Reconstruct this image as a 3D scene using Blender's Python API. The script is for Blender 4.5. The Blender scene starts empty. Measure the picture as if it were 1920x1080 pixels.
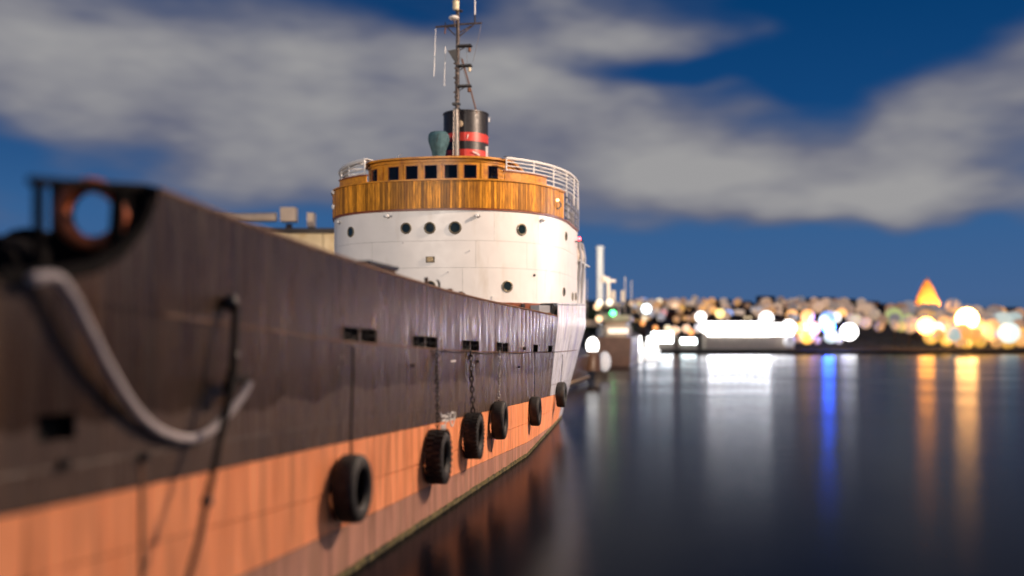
import bpy, bmesh, math, random
import numpy as np
from mathutils import Vector, Matrix
random.seed(7); rng = random.Random(11)
SC = bpy.context.scene
COL = SC.collection
# ------------------------------------------------------------------ camera
FP = 1920*35/36; CAMZ = 3.5
TH = math.atan((1313-960)/FP); SN, CS = math.sin(TH), math.cos(TH)
cam = bpy.data.cameras.new('camera'); camo = bpy.data.objects.new('camera', cam); COL.objects.link(camo)
camo.location = (0, 0, CAMZ); camo.rotation_euler = (math.radians(90), 0, TH)
cam.lens = 35; cam.sensor_width = 36; cam.shift_y = 100/1920
cam.clip_start = .1; cam.clip_end = 3000
cam.dof.use_dof = True; cam.dof.focus_distance = 30; cam.dof.aperture_fstop = .035/.175
SC.camera = camo
SC.view_settings.view_transform = 'Standard'; SC.view_settings.look = 'None'
SC.view_settings.exposure = 0; SC.view_settings.gamma = 1
try: SC.view_settings.use_curve_mapping = False
except Exception: pass
SC.cycles.use_denoising = True
SC.cycles.max_bounces = 6; SC.cycles.glossy_bounces = 4; SC.cycles.sample_clamp_indirect = 6

# ------------------------------------------------------------------ night sky
def sky():
    w = bpy.data.worlds.new('World'); SC.world = w; w.use_nodes = True
    nt = w.node_tree; N = nt.nodes; Lk = nt.links; N.clear()
    def n(t, **k):
        x = N.new(t)
        for a, b in k.items(): setattr(x, a, b)
        return x
    def M(op, a, b=None, cl=False):
        x = n('ShaderNodeMath', operation=op, use_clamp=cl)
        for i, v in enumerate((a, b)):
            if v is None: continue
            if isinstance(v, (int, float)): x.inputs[i].default_value = v
            else: Lk.new(v, x.inputs[i])
        return x.outputs[0]
    tc = n('ShaderNodeTexCoord'); sp = n('ShaderNodeSeparateXYZ'); Lk.new(tc.outputs['Generated'], sp.inputs[0])
    X, Y, Z = sp.outputs
    r = M('ADD', M('MULTIPLY', X, CS), M('MULTIPLY', Y, SN))
    fw = M('ADD', M('MULTIPLY', X, -SN), M('MULTIPLY', Y, CS))
    az = M('ARCTAN2', r, fw); el = M('ARCSINE', Z)
    wn = n('ShaderNodeTexNoise'); wn.inputs['Scale'].default_value = 7; wn.inputs['Detail'].default_value = 2
    wm = n('ShaderNodeMapping'); wm.inputs['Scale'].default_value = (1, 1, 2.2); Lk.new(tc.outputs['Generated'], wm.inputs[0]); Lk.new(wm.outputs[0], wn.inputs['Vector'])
    ws = n('ShaderNodeSeparateColor'); Lk.new(wn.outputs['Color'], ws.inputs[0])
    azw = M('ADD', az, M('MULTIPLY', M('SUBTRACT', ws.outputs[0], .5), .20)); elw = M('ADD', el, M('MULTIPLY', M('SUBTRACT', ws.outputs[1], .5), .075))
    cb = n('ShaderNodeCombineXYZ'); Lk.new(azw, cb.inputs[0]); Lk.new(elw, cb.inputs[1])
    # drifting noise on the direction itself, so it has no seam behind the camera
    mp = n('ShaderNodeMapping'); mp.inputs['Scale'].default_value = (1.6, 1.6, 5.2); Lk.new(tc.outputs['Generated'], mp.inputs[0])
    ns = n('ShaderNodeTexNoise'); ns.inputs['Scale'].default_value = 1.9; ns.inputs['Detail'].default_value = 4; ns.inputs['Roughness'].default_value = .45
    ns.inputs['Distortion'].default_value = .25
    Lk.new(mp.outputs[0], ns.inputs['Vector'])
    nf = M('SUBTRACT', ns.outputs[0], .5)
    mp2 = n('ShaderNodeMapping'); mp2.inputs['Scale'].default_value = (3, 3, 7); Lk.new(tc.outputs['Generated'], mp2.inputs[0])
    ns2 = n('ShaderNodeTexNoise'); ns2.inputs['Scale'].default_value = 2.3; ns2.inputs['Detail'].default_value = 3
    Lk.new(mp2.outputs[0], ns2.inputs['Vector'])
    def a_(px, py):
        a = math.atan((px-960)/FP); return a, math.atan((640-py)/FP*math.cos(a))
    dens = M('ADD', M('MULTIPLY', nf, 1.7), .28)
    # clouds and gaps between them: (x, y, half width, half height, tilt deg, weight)
    blobs = [(430,170,560,105,-8,.62),(965,130,140,85,0,.36),(90,60,260,90,0,.30),(380,255,420,70,-10,.34),(1150,290,330,75,-16,.5),
             (1500,350,480,62,-3,.55),(1790,240,230,130,14,.62),(1700,390,360,35,0,.35),(1270,60,190,50,-8,.36),(700,60,260,40,-5,.1),
             (1240,150,230,26,-5,-.42),(1680,40,330,70,2,-.75),(1420,150,170,36,-12,-.42),(1060,70,120,45,-30,-.2),(30,290,150,60,-20,-.6),
             (500,395,260,34,-8,-.22),(620,330,330,60,-4,.22),(330,325,330,45,-8,.3),(800,45,420,70,-6,.34),(250,60,300,60,-6,.15),(1250,215,260,50,-12,.25),(1500,505,700,70,0,-.95),(900,470,700,45,0,-.3),(800,15,170,35,0,-.35),(190,20,100,40,0,-.2),(300,430,500,50,0,-.3),(1350,62,190,42,-8,.28),(1760,160,190,60,10,.34),(1480,330,160,30,0,-.15),(1650,425,420,26,-2,.34),(1300,520,500,22,0,.20),(1240,330,120,30,-10,-.12)]
    for px, py, sx, sy, tl, wt in blobs:
        a, e = a_(px, py)
        m = n('ShaderNodeMapping', vector_type='TEXTURE')
        m.inputs['Location'].default_value = (a, e, 0); m.inputs['Rotation'].default_value = (0, 0, math.radians(tl))
        m.inputs['Scale'].default_value = (sx/FP, sy/FP, 1); Lk.new(cb.outputs[0], m.inputs[0])
        ln = n('ShaderNodeVectorMath', operation='LENGTH'); Lk.new(m.outputs[0], ln.inputs[0])
        g = M('EXPONENT', M('MULTIPLY', M('MULTIPLY', ln.outputs['Value'], ln.outputs['Value']), -.9))
        dens = M('ADD', dens, M('MULTIPLY', g, wt))
    dens = M('ADD', dens, M('MULTIPLY', M('SUBTRACT', ns2.outputs[0], .5), 1.0))
    cl = n('ShaderNodeMapRange', interpolation_type='SMOOTHSTEP'); Lk.new(dens, cl.inputs[0])
    cl.inputs[1].default_value = -.1; cl.inputs[2].default_value = 1.02
    # clear blue, paler towards the horizon
    rp = n('ShaderNodeValToRGB'); Lk.new(M('MULTIPLY', el, 1/.6, True), rp.inputs[0])
    cr = rp.color_ramp; cr.elements[0].position = 0; cr.elements[0].color = (.055,.11,.20,1)
    cr.elements[1].position = 1; cr.elements[1].color = (.0,.022,.085,1)
    for p, c in ((.07,(.056,.125,.28,1)),(.2,(.035,.115,.28,1)),(.38,(.006,.058,.19,1)),(.55,(.0015,.042,.15,1))):
        q = cr.elements.new(p); q.color = c
    # cloud colour, lit from the town below: brighter where thick
    rc = n('ShaderNodeValToRGB'); cd = M('ADD', M('MULTIPLY', dens, .62), M('MULTIPLY', M('SUBTRACT', ns2.outputs[0], .5), .5), True); Lk.new(cd, rc.inputs[0])
    cc = rc.color_ramp; cc.elements[0].position = .1; cc.elements[0].color = (.10,.115,.18,1)
    cc.elements[1].position = .86; cc.elements[1].color = (.335,.33,.335,1)
    q = cc.elements.new(.42); q.color = (.155,.16,.21,1)
    mx = n('ShaderNodeMix', data_type='RGBA'); Lk.new(cl.outputs[0], mx.inputs[0]); Lk.new(rp.outputs[0], mx.inputs[6]); Lk.new(rc.outputs[0], mx.inputs[7])
    bg = n('ShaderNodeBackground'); Lk.new(mx.outputs[2], bg.inputs[0]); bg.inputs[1].default_value = 1
    out = n('ShaderNodeOutputWorld'); Lk.new(bg.outputs[0], out.inputs[0])
sky()

# ------------------------------------------------------------------ light: faint warm key plus the harbour floodlights just outside the view
def lamp(kind, name, loc, energy, col, **k):
    l = bpy.data.lights.new(name, kind); l.energy = energy; l.color = col
    for a, b in k.items(): setattr(l, a, b)
    o = bpy.data.objects.new(name, l); o.location = loc; COL.objects.link(o); return o
def aim(o, tgt):
    o.rotation_euler = (Vector(tgt)-o.location).to_track_quat('-Z', 'Y').to_euler()
sun = lamp('SUN', 'sun', (30, 30, 40), .25, (1, .80, .62), angle=math.radians(.6)); aim(sun, (30-.8*10, 30-.05*10, 40-.5*10))
q1 = lamp('POINT', 'quay_floodlight', (16, 36, 22), 60000, (1, .74, .56), shadow_soft_size=.8)
q2 = lamp('SPOT', 'deck_floodlight', (-15, 6, 15), 29000, (1, .85, .72), shadow_soft_size=.4, spot_size=math.radians(48), spot_blend=.5); aim(q2, (-12, 40, 8.3))
q3 = lamp('SPOT', 'pier_floodlight', (34, 74, 14), 34000, (.86, .90, 1), shadow_soft_size=.5, spot_size=math.radians(24), spot_blend=.6); aim(q3, (-5, 47, 3.5))

# ------------------------------------------------------------------ materials
def lin(h): return tuple(h)+(1,)
MATS = {}
def mat(name, base, rough=.5, metal=0, var=.15, nscale=3, stretch=(1,1,1), bump=0, bscale=20, col2=None, c2scale=2, c2lo=.5, c2hi=.62, c2stretch=(1,1,1), rvar=0, spec=.5, emit=None, estr=0, coat=0, obrand=0, alpha=None):
    if name in MATS: return MATS[name]
    m = bpy.data.materials.new(name); m.use_nodes = True; nt = m.node_tree; N = nt.nodes; Lk = nt.links
    b = N['Principled BSDF']; b.inputs['Roughness'].default_value = rough; b.inputs['Metallic'].default_value = metal
    b.inputs['Specular IOR Level'].default_value = spec; b.inputs['Coat Weight'].default_value = coat; b.inputs['Coat Roughness'].default_value = .35
    g = N.new('ShaderNodeNewGeometry')
    def noise(sc, st, det=5):
        mp = N.new('ShaderNodeMapping'); mp.inputs['Scale'].default_value = st; Lk.new(g.outputs['Position'], mp.inputs[0])
        x = N.new('ShaderNodeTexNoise'); x.inputs['Scale'].default_value = sc; x.inputs['Detail'].default_value = det; Lk.new(mp.outputs[0], x.inputs['Vector']); return x.outputs[0]
    n1 = noise(nscale, stretch)
    mr = N.new('ShaderNodeMapRange'); Lk.new(n1, mr.inputs[0]); mr.inputs[1].default_value = .3; mr.inputs[2].default_value = .7
    mr.inputs[3].default_value = 1-var; mr.inputs[4].default_value = 1+var
    vm = N.new('ShaderNodeVectorMath'); vm.operation = 'SCALE'; vm.inputs[0].default_value = base; Lk.new(mr.outputs[0], vm.inputs['Scale'])
    c = vm.outputs[0]
    if obrand:
        oi = N.new('ShaderNodeObjectInfo'); m2 = N.new('ShaderNodeMapRange'); Lk.new(oi.outputs['Random'], m2.inputs[0])
        m2.inputs[3].default_value = 1-obrand; m2.inputs[4].default_value = 1+obrand
        v2 = N.new('ShaderNodeVectorMath'); v2.operation = 'SCALE'; Lk.new(c, v2.inputs[0]); Lk.new(m2.outputs[0], v2.inputs['Scale']); c = v2.outputs[0]
    if col2:
        n2 = noise(c2scale, c2stretch, 6)
        r2 = N.new('ShaderNodeMapRange'); Lk.new(n2, r2.inputs[0]); r2.inputs[1].default_value = c2lo; r2.inputs[2].default_value = c2hi
        mx = N.new('ShaderNodeMix'); mx.data_type = 'RGBA'; Lk.new(r2.outputs[0], mx.inputs[0]); Lk.new(c, mx.inputs[6]); mx.inputs[7].default_value = lin(col2); c = mx.outputs[2]
    Lk.new(c, b.inputs['Base Color'])
    if rvar:
        n3 = noise(nscale*2.3, stretch)
        r3 = N.new('ShaderNodeMapRange'); Lk.new(n3, r3.inputs[0]); r3.inputs[1].default_value = .3; r3.inputs[2].default_value = .7
        r3.inputs[3].default_value = rough-rvar; r3.inputs[4].default_value = rough+rvar; Lk.new(r3.outputs[0], b.inputs['Roughness'])
    if bump:
        nb = noise(bscale, stretch); bp = N.new('ShaderNodeBump'); bp.inputs['Strength'].default_value = bump; bp.inputs['Distance'].default_value = .02
        Lk.new(nb, bp.inputs['Height']); Lk.new(bp.outputs[0], b.inputs['Normal'])
    if emit:
        b.inputs['Emission Color'].default_value = lin(emit); b.inputs['Emission Strength'].default_value = estr
    MATS[name] = m; return m
def hull_paint(name, base, patch, drip, rough=.38, zsplit=None):
    """worn ship paint: vertical streaks, rust runs, optional repaint boundary at height zsplit"""
    m = mat(name, base, rough, var=.32, nscale=2.2, stretch=(2,2,.22), bump=.35, bscale=9, rvar=.12,
            col2=patch, c2scale=1.1, c2lo=.52, c2hi=.66, c2stretch=(1.6,1.6,.35), obrand=.16 if base[0] < .3 else .05)
    nt = m.node_tree; N = nt.nodes; Lk = nt.links; b = N['Principled BSDF']
    b.inputs['Specular IOR Level'].default_value = .32 if base[0] < .1 else .28
    src = b.inputs['Base Color'].links[0].from_socket
    g = N.new('ShaderNodeNewGeometry')
    def nz(sc, st, det=6):
        mp = N.new('ShaderNodeMapping'); mp.inputs['Scale'].default_value = st; Lk.new(g.outputs['Position'], mp.inputs[0])
        x = N.new('ShaderNodeTexNoise'); x.inputs['Scale'].default_value = sc; x.inputs['Detail'].default_value = det; Lk.new(mp.outputs[0], x.inputs['Vector']); return x.outputs[0]
    d = nz(1, (3.2,3.2,.35)); r = N.new('ShaderNodeMapRange'); Lk.new(d, r.inputs[0]); r.inputs[1].default_value = .60; r.inputs[2].default_value = .72; r.inputs[4].default_value = .75
    mx = N.new('ShaderNodeMix'); mx.data_type = 'RGBA'; Lk.new(r.outputs[0], mx.inputs[0]); Lk.new(src, mx.inputs[6]); mx.inputs[7].default_value = lin(drip)
    c = mx.outputs[2]
    fs = nz(34, (1,1,1), 3); r5 = N.new('ShaderNodeMapRange'); Lk.new(fs, r5.inputs[0]); r5.inputs[1].default_value = .70; r5.inputs[2].default_value = .76; r5.inputs[4].default_value = .8
    m5 = N.new('ShaderNodeMix'); m5.data_type = 'RGBA'; Lk.new(r5.outputs[0], m5.inputs[0]); Lk.new(c, m5.inputs[6]); m5.inputs[7].default_value = lin(drip); c = m5.outputs[2]
    if zsplit:
        sp = N.new('ShaderNodeSeparateXYZ'); Lk.new(g.outputs['Position'], sp.inputs[0])
        e = nz(1, (1.3,1.3,.2), 7)
        a1 = N.new('ShaderNodeMath'); a1.operation = 'MULTIPLY_ADD'; Lk.new(e, a1.inputs[0]); a1.inputs[1].default_value = .62; Lk.new(sp.outputs[2], a1.inputs[2])
        # the patch follows the sheer: it lies a little lower towards the stern
        a2 = N.new('ShaderNodeMath'); a2.operation = 'MULTIPLY_ADD'; Lk.new(sp.outputs[1], a2.inputs[0]); a2.inputs[1].default_value = .013; Lk.new(a1.outputs[0], a2.inputs[2])
        r6 = N.new('ShaderNodeMapRange'); Lk.new(a2.outputs[0], r6.inputs[0]); r6.inputs[1].default_value = zsplit; r6.inputs[2].default_value = zsplit-.03
        r6.inputs[3].default_value = 0; r6.inputs[4].default_value = 1
        v = N.new('ShaderNodeVectorMath'); v.operation = 'MULTIPLY_ADD'; Lk.new(c, v.inputs[0]); v.inputs[1].default_value = (1.2,1.25,1.35); v.inputs[2].default_value = (.050,.041,.038)
        m6 = N.new('ShaderNodeMix'); m6.data_type = 'RGBA'; Lk.new(r6.outputs[0], m6.inputs[0]); Lk.new(c, m6.inputs[6]); Lk.new(v.outputs[0], m6.inputs[7]); c = m6.outputs[2]
    Lk.new(c, b.inputs['Base Color'])
    return m
M_dark = hull_paint('dark_topside_paint', (.040,.021,.0115), (.054,.030,.017), (.090,.042,.014), .32, 3.24)
M_orange = hull_paint('orange_boot_topping', (.94,.35,.155), (.90,.31,.13), (.48,.16,.06), .45)
M_brown = hull_paint('worn_red_boot_topping', (.46,.23,.16), (.38,.20,.13), (.20,.11,.06), .5)
M_aft = hull_paint('glare_white_quarter', (.60,.60,.64), (.34,.33,.50), (.20,.17,.16), .35)  # floodlight glare on the glossy after hull, put into the plate colour
M_inner = mat('inner_plating', (.003,.0025,.002), .9)
M_seam = mat('seam_shadow_steel', (.02,.013,.01), .8)
M_white = mat('white_superstructure_paint', (.72,.70,.67), .42, var=.05, nscale=1.3, bump=.12, bscale=3, col2=(.62,.58,.52), c2scale=1.2, c2lo=.58, c2hi=.75, c2stretch=(1.5,1.5,.4), rvar=.06)
M_wpaint = mat('white_rail_paint', (.72,.71,.69), .4, var=.06, nscale=6)
M_wood = mat('varnished_teak', (.52,.215,.018), .5, spec=.22, var=.5, nscale=6, stretch=(4,4,.35), coat=.06, obrand=.6, bump=.2, bscale=14, col2=(.24,.085,.010), c2scale=2.2, c2lo=.5, c2hi=.72, c2stretch=(4,4,.4))
M_wood2 = mat('varnished_teak_trim', (.54,.225,.020), .45, spec=.3, var=.25, nscale=7, stretch=(1,1,4), coat=.1, bump=.1, col2=(.33,.12,.02), c2scale=3, c2lo=.5, c2hi=.7)
M_wood3 = mat('red_brown_moulding', (.20,.055,.02), .45, var=.25, nscale=5)
M_black = mat('black_steel_paint', (.018,.017,.018), .42, var=.3, nscale=5, rvar=.1)
M_red = mat('red_funnel_band', (.52,.045,.032), .42, var=.12, nscale=4)
M_rubber = mat('tyre_rubber', (.014,.013,.012), .68, var=.4, nscale=9, bump=.5, bscale=30, col2=(.05,.038,.028), c2scale=5, c2lo=.52, c2hi=.72)
M_chain = mat('rusty_chain_steel', (.014,.009,.007), .6, metal=.2, var=.4, nscale=20)
M_rust = mat('rusty_steel', (.13,.055,.025), .7, var=.4, nscale=8)
M_rope = mat('pale_hawser', (.62,.56,.55), .85, var=.25, nscale=25, bump=.8, bscale=60)
M_drope = mat('dark_rope', (.010,.008,.007), .85, var=.3, nscale=20, spec=.2)
M_canvas = mat('teal_canvas', (.045,.11,.13), .8, var=.25, nscale=5, bump=.8, bscale=8)
M_mast = mat('dark_mast_steel', (.05,.035,.03), .5, var=.5, nscale=9, stretch=(1,1,.5), col2=(.30,.24,.2), c2scale=6, c2lo=.6, c2hi=.7)
M_steel = mat('bare_ladder_steel', (.45,.42,.38), .45, metal=.4, var=.3, nscale=12)
M_brass = mat('aged_brass_ring', (.22,.19,.13), .4, metal=.6, var=.3, nscale=12)
M_glass = mat('dark_port_glass', (.01,.018,.016), .07, var=.1, spec=.7)
M_orangering = mat('lifebuoy_orange', (.9,.20,.05), .5, var=.15, nscale=8)
M_ringwhite = mat('lifebuoy_band', (.6,.6,.62), .5)
M_plate = mat('bronze_builder_plate', (.05,.035,.018), .45, metal=.3, var=.2)
M_platel = mat('raised_bronze_lettering', (.35,.25,.12), .4, metal=.5)
M_mark = mat('white_mark_paint', (.75,.73,.70), .5, var=.1)
M_greybox = mat('grey_painted_locker', (.30,.31,.34), .45, var=.1)
M_weed = mat('waterline_weed', (.13,.105,.03), .8, var=.6, nscale=9, stretch=(1,1,2), bump=.9, bscale=16, col2=(.03,.03,.012), c2scale=5)
M_beige = mat('cream_render', (.55,.46,.30), .8, var=.12, nscale=.6, col2=(.40,.27,.13), c2scale=.4, c2lo=.55, c2hi=.7)
M_conc = mat('quay_concrete', (.16,.145,.13), .85, var=.3, nscale=.8)
M_land = mat('night_hillside', (.07,.06,.05), .95, var=.4, nscale=.08)
M_wall1 = mat('rendered_house_wall', (.20,.13,.09), .8, var=.2, nscale=.3, obrand=.5)
M_roof = mat('dark_slate_roof', (.035,.03,.032), .7, var=.2, nscale=.5, obrand=.4)
M_tree = mat('night_foliage', (.04,.05,.025), .85, var=.5, nscale=1.2)
M_bark = mat('bark', (.06,.045,.03), .9, var=.3)
M_bhull = mat('dark_workboat_paint', (.16,.09,.06), .35, var=.3, nscale=1, rvar=.08)
M_bhull2 = mat('brown_ferry_paint', (.20,.115,.085), .4, var=.2, nscale=.8)
M_cream = mat('cream_deckhouse', (.62,.52,.42), .5, var=.1, nscale=1)
def glow(name, col, s):
    return mat(name, (.5,.5,.5), .5, emit=col, estr=s)
def clear_glass(name):
    m = bpy.data.materials.new(name); m.use_nodes = True; N = m.node_tree.nodes; Lk = m.node_tree.links; N.clear()
    t = N.new('ShaderNodeBsdfTransparent'); t.inputs[0].default_value = (.42,.44,.46,1)
    gl = N.new('ShaderNodeBsdfGlossy'); gl.inputs['Roughness'].default_value = .04
    fr = N.new('ShaderNodeFresnel'); fr.inputs[0].default_value = 1.5
    mx = N.new('ShaderNodeMixShader'); Lk.new(fr.outputs[0], mx.inputs[0]); Lk.new(t.outputs[0], mx.inputs[1]); Lk.new(gl.outputs[0], mx.inputs[2])
    o = N.new('ShaderNodeOutputMaterial'); Lk.new(mx.outputs[0], o.inputs[0]); return m
M_clear = clear_glass('wheelhouse_pane_glass')

# ------------------------------------------------------------------ object helpers
OFF = {}
def tag(o, label=None, cat=None, group=None, kind=None):
    if label: o['label'] = label
    if cat: o['category'] = cat
    if group: o['group'] = group
    if kind: o['kind'] = kind
    return o
def root(name, loc, label=None, cat=None, group=None, kind=None):
    o = bpy.data.objects.new(name, None); COL.objects.link(o); o.location = loc; o.empty_display_size = .2
    OFF[o.name] = Vector(loc); return tag(o, label, cat, group, kind)
class MB:
    def __init__(s): s.v = []; s.f = []; s.m = []; s.cur = 0
    def add(s, vs, fs):
        k = len(s.v); s.v += [tuple(p) for p in vs]; s.f += [tuple(i+k for i in f) for f in fs]; s.m += [s.cur]*len(fs); return s
    def box(s, c, d, rz=0):
        x, y, z = d[0]/2, d[1]/2, d[2]/2; ca, sa = math.cos(rz), math.sin(rz)
        vs = []
        for i in (-1,1):
            for j in (-1,1):
                for k in (-1,1):
                    a, b = i*x, j*y; vs.append((c[0]+a*ca-b*sa, c[1]+a*sa+b*ca, c[2]+k*z))
        return s.add(vs, [(0,1,3,2),(4,6,7,5),(0,4,5,1),(2,3,7,6),(0,2,6,4),(1,5,7,3)])
    def tube(s, pts, r, n=8, cap=True, r2=None):
        P = [Vector(p) for p in pts]; rs = []; up = None
        for i, p in enumerate(P):
            d = (P[min(i+1,len(P)-1)]-P[max(i-1,0)]).normalized()
            if up is None:
                up = Vector((0,0,1)) if abs(d.z) < .9 else Vector((1,0,0))
            a = d.cross(up).normalized(); b = a.cross(d).normalized(); up = b
            rr = r if r2 is None else r+(r2-r)*i/(len(P)-1)
            rs += [p+(a*math.cos(t)+b*math.sin(t))*rr for t in [2*math.pi*k/n for k in range(n)]]
        fs = []
        for i in range(len(P)-1):
            for k in range(n): fs.append((i*n+k, i*n+(k+1)%n, (i+1)*n+(k+1)%n, (i+1)*n+k))
        if cap: fs += [tuple(range(n))[::-1], tuple(range((len(P)-1)*n, len(P)*n))]
        return s.add(rs, fs)
    def lathe(s, prof, c, axis='z', n=32, closed=False):
        """prof: (radius, height) pairs"""
        vs = []
        for r, h in prof:
            for k in range(n):
                t = 2*math.pi*k/n; a, b = r*math.cos(t), r*math.sin(t)
                p = {'z':(a,b,h),'x':(h,a,b),'y':(a,h,b)}[axis]; vs.append((c[0]+p[0],c[1]+p[1],c[2]+p[2]))
        m = len(prof); fs = []
        for i in range(m if closed else m-1):
            j = (i+1)%m
            for k in range(n): fs.append((i*n+k, i*n+(k+1)%n, j*n+(k+1)%n, j*n+k))
        if not closed:
            if prof[0][0] > 1e-4: fs.append(tuple(range(n))[::-1])
            if prof[-1][0] > 1e-4: fs.append(tuple(range((m-1)*n, m*n)))
        return s.add(vs, fs)
    def ball(s, c, r, n=12, sq=(1,1,1)):
        vs = [];fs = []
        for i in range(n//2+1):
            ph = math.pi*i/(n//2)
            for k in range(n):
                t = 2*math.pi*k/n; vs.append((c[0]+r*sq[0]*math.sin(ph)*math.cos(t), c[1]+r*sq[1]*math.sin(ph)*math.sin(t), c[2]+r*sq[2]*math.cos(ph)))
        for i in range(n//2):
            for k in range(n): fs.append((i*n+k, (i+1)*n+k, (i+1)*n+(k+1)%n, i*n+(k+1)%n))
        return s.add(vs, fs)
    def build(s, name, mats, parent=None, smooth=False, label=None):
        if not isinstance(mats, (list, tuple)): mats = [mats]
        off = OFF.get(parent.name, Vector()) if parent else Vector()
        me = bpy.data.meshes.new(name); me.from_pydata([(p[0]-off.x, p[1]-off.y, p[2]-off.z) for p in s.v], [], s.f)
        for mm in mats: me.materials.append(mm)
        me.polygons.foreach_set('material_index', s.m)
        bm = bmesh.new(); bm.from_mesh(me); bmesh.ops.recalc_face_normals(bm, faces=bm.faces); bm.to_mesh(me); bm.free()
        if smooth:
            me.polygons.foreach_set('use_smooth', [True]*len(me.polygons))
            try: me.set_sharp_from_angle(angle=math.radians(42))
            except Exception: pass
        o = bpy.data.objects.new(name, me); COL.objects.link(o)
        if parent: o.parent = parent
        OFF[o.name] = off
        if label: o['label'] = label
        return o
def share(o, loc, parent=None, rot=None, name=None):
    """a copy of a single mesh object sharing its mesh"""
    c = o.copy(); COL.objects.link(c); c.parent = parent if parent else o.parent; c.location = loc
    if rot is not None: c.rotation_euler = rot
    return c
def copy_thing(r, loc, label):
    c = r.copy(); COL.objects.link(c); c.location = loc; c['label'] = label
    for ch in list(r.children):
        k = ch.copy(); COL.objects.link(k); k.parent = c
        for g in list(ch.children):
            h = g.copy(); COL.objects.link(h); h.parent = k
    return c
def W(px, py, Z):      # a point of the photo's 1920 x 1080 frame at depth Z, in metres in the place
    a = (px-960)/FP*Z; return Vector((a*CS-Z*SN, a*SN+Z*CS, CAMZ+(640-py)/FP*Z))
def gp(a, Z, z):       # lateral, depth along the view axis, height
    return Vector((a*CS-Z*SN, a*SN+Z*CS, z))
def proj(X, Y, z):
    a = X*CS+Y*SN; Z = -X*SN+Y*CS; return 960+a/Z*FP, 640-(z-CAMZ)/Z*FP

# ------------------------------------------------------------------ water, quay, far shore
def water():
    m = bpy.data.materials.new('harbour_water'); m.use_nodes = True; N = m.node_tree.nodes; Lk = m.node_tree.links
    N.clear()
    g = N.new('ShaderNodeNewGeometry')
    gl = N.new('ShaderNodeBsdfAnisotropic'); gl.distribution = 'BECKMANN'; gl.inputs['Color'].default_value = (.44,.45,.49,1)
    df = N.new('ShaderNodeBsdfDiffuse'); df.inputs[0].default_value = (.004,.005,.008,1)
    fr = N.new('ShaderNodeFresnel'); fr.inputs[0].default_value = 1.16
    n1 = N.new('ShaderNodeTexNoise'); n1.inputs['Scale'].default_value = .8; n1.inputs['Detail'].default_value = 4; Lk.new(g.outputs['Position'], n1.inputs['Vector'])
    bp = N.new('ShaderNodeBump'); bp.inputs['Strength'].default_value = .08; bp.inputs['Distance'].default_value = .05; Lk.new(n1.outputs[0], bp.inputs['Height']); Lk.new(bp.outputs[0], gl.inputs['Normal'])
    n2 = N.new('ShaderNodeTexNoise'); n2.inputs['Scale'].default_value = .06; n2.inputs['Detail'].default_value = 4; Lk.new(g.outputs['Position'], n2.inputs['Vector'])
    r = N.new('ShaderNodeMapRange'); Lk.new(n2.outputs[0], r.inputs[0]); r.inputs[1].default_value=.3; r.inputs[2].default_value=.7; r.inputs[3].default_value = .17; r.inputs[4].default_value = .25; Lk.new(r.outputs[0], gl.inputs['Roughness'])
    mx = N.new('ShaderNodeMixShader'); Lk.new(fr.outputs[0], mx.inputs[0]); Lk.new(df.outputs[0], mx.inputs[1]); Lk.new(gl.outputs[0], mx.inputs[2])
    ou = N.new('ShaderNodeOutputMaterial'); Lk.new(mx.outputs[0], ou.inputs[0])
    o = MB().add([(-1500,-300,0),(1500,-300,0),(1500,1500,0),(-1500,1500,0)], [(0,1,2,3)]).build('water', m)
    tag(o, 'dark still harbour water reflecting the town lights', kind='structure')
water()
def ground(a, Z):
    if Z < 300: return .9
    t = min(1, (Z-300)/260)
    hx = a/Z*FP+960
    k = 1-.28*min(1, max(0, (hx-1500)/420)) + .06*math.sin(hx*.013)+.04*math.sin(hx*.041)
    return .9+ 24*k*t
mb = MB(); na, nz_ = 90, 26
vs = []
for j in range(nz_+1):
    Z = 284 if j == 0 else 284+ (j-1)*14 if j < 22 else 580+(j-22)*150
    for i in range(na+1):
        a = (-1.4+ 2.6*i/na)*Z
        z = -1.0 if j == 0 else ground(a, Z)
        if j > 21: z = ground(a, 560)-(j-21)*.6
        vs.append(gp(a, Z, z))
mb.add(vs, [(j*(na+1)+i, j*(na+1)+i+1, (j+1)*(na+1)+i+1, (j+1)*(na+1)+i) for j in range(nz_) for i in range(na)])
tag(mb.build('hillside', M_land), 'dark hillside of the town across the harbour', kind='structure')
mb = MB(); mb.box((-40, 40, .4), (45, 230, 2.8)); q = mb.build('quay', M_conc); tag(q, 'concrete quay on the far side of the ship', kind='structure')
mb = MB(); mb.box((-38, 195, .4), (56, 78, 2.8)); tag(mb.build('pier', M_conc), 'dark pier head beyond the moored boats', kind='structure')

# ------------------------------------------------------------------ THE SHIP: hull
def ip(pts):
    xs = [p[0] for p in pts]; ys = [p[1] for p in pts]; return lambda Y: float(np.interp(Y, xs, ys))
zTop = ip([(-8,5.7),(6,5.13),(8.9,4.99),(10.7,4.88),(13.1,4.77),(16,4.67),(20,4.56),(24,4.51),(30,4.48),(36.8,4.44),(60,4.44)])
zTopA = ip([(36,4.86),(46,5.2),(60,5.4)])
zA = ip([(-8,4.5),(6.67,3.88),(10,3.71),(14,3.5),(19.4,3.34),(25,3.22),(31,3.15),(37,3.10),(60,3.1)])
zB = ip([(-8,2.8),(6.67,2.47),(13,2.33),(21,2.17),(31,2.0),(40,1.8),(60,1.7)])
zC = ip([(-8,2.5),(6.67,2.17),(13,2.03),(19.4,1.86),(25,1.75),(31,1.63),(39.6,1.38),(60,1.2)])
zD = ip([(-8,1.9),(7.35,1.62),(13,1.34),(18,1.19),(24,1.09),(31,.99),(40.7,.77),(60,.7)])
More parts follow.
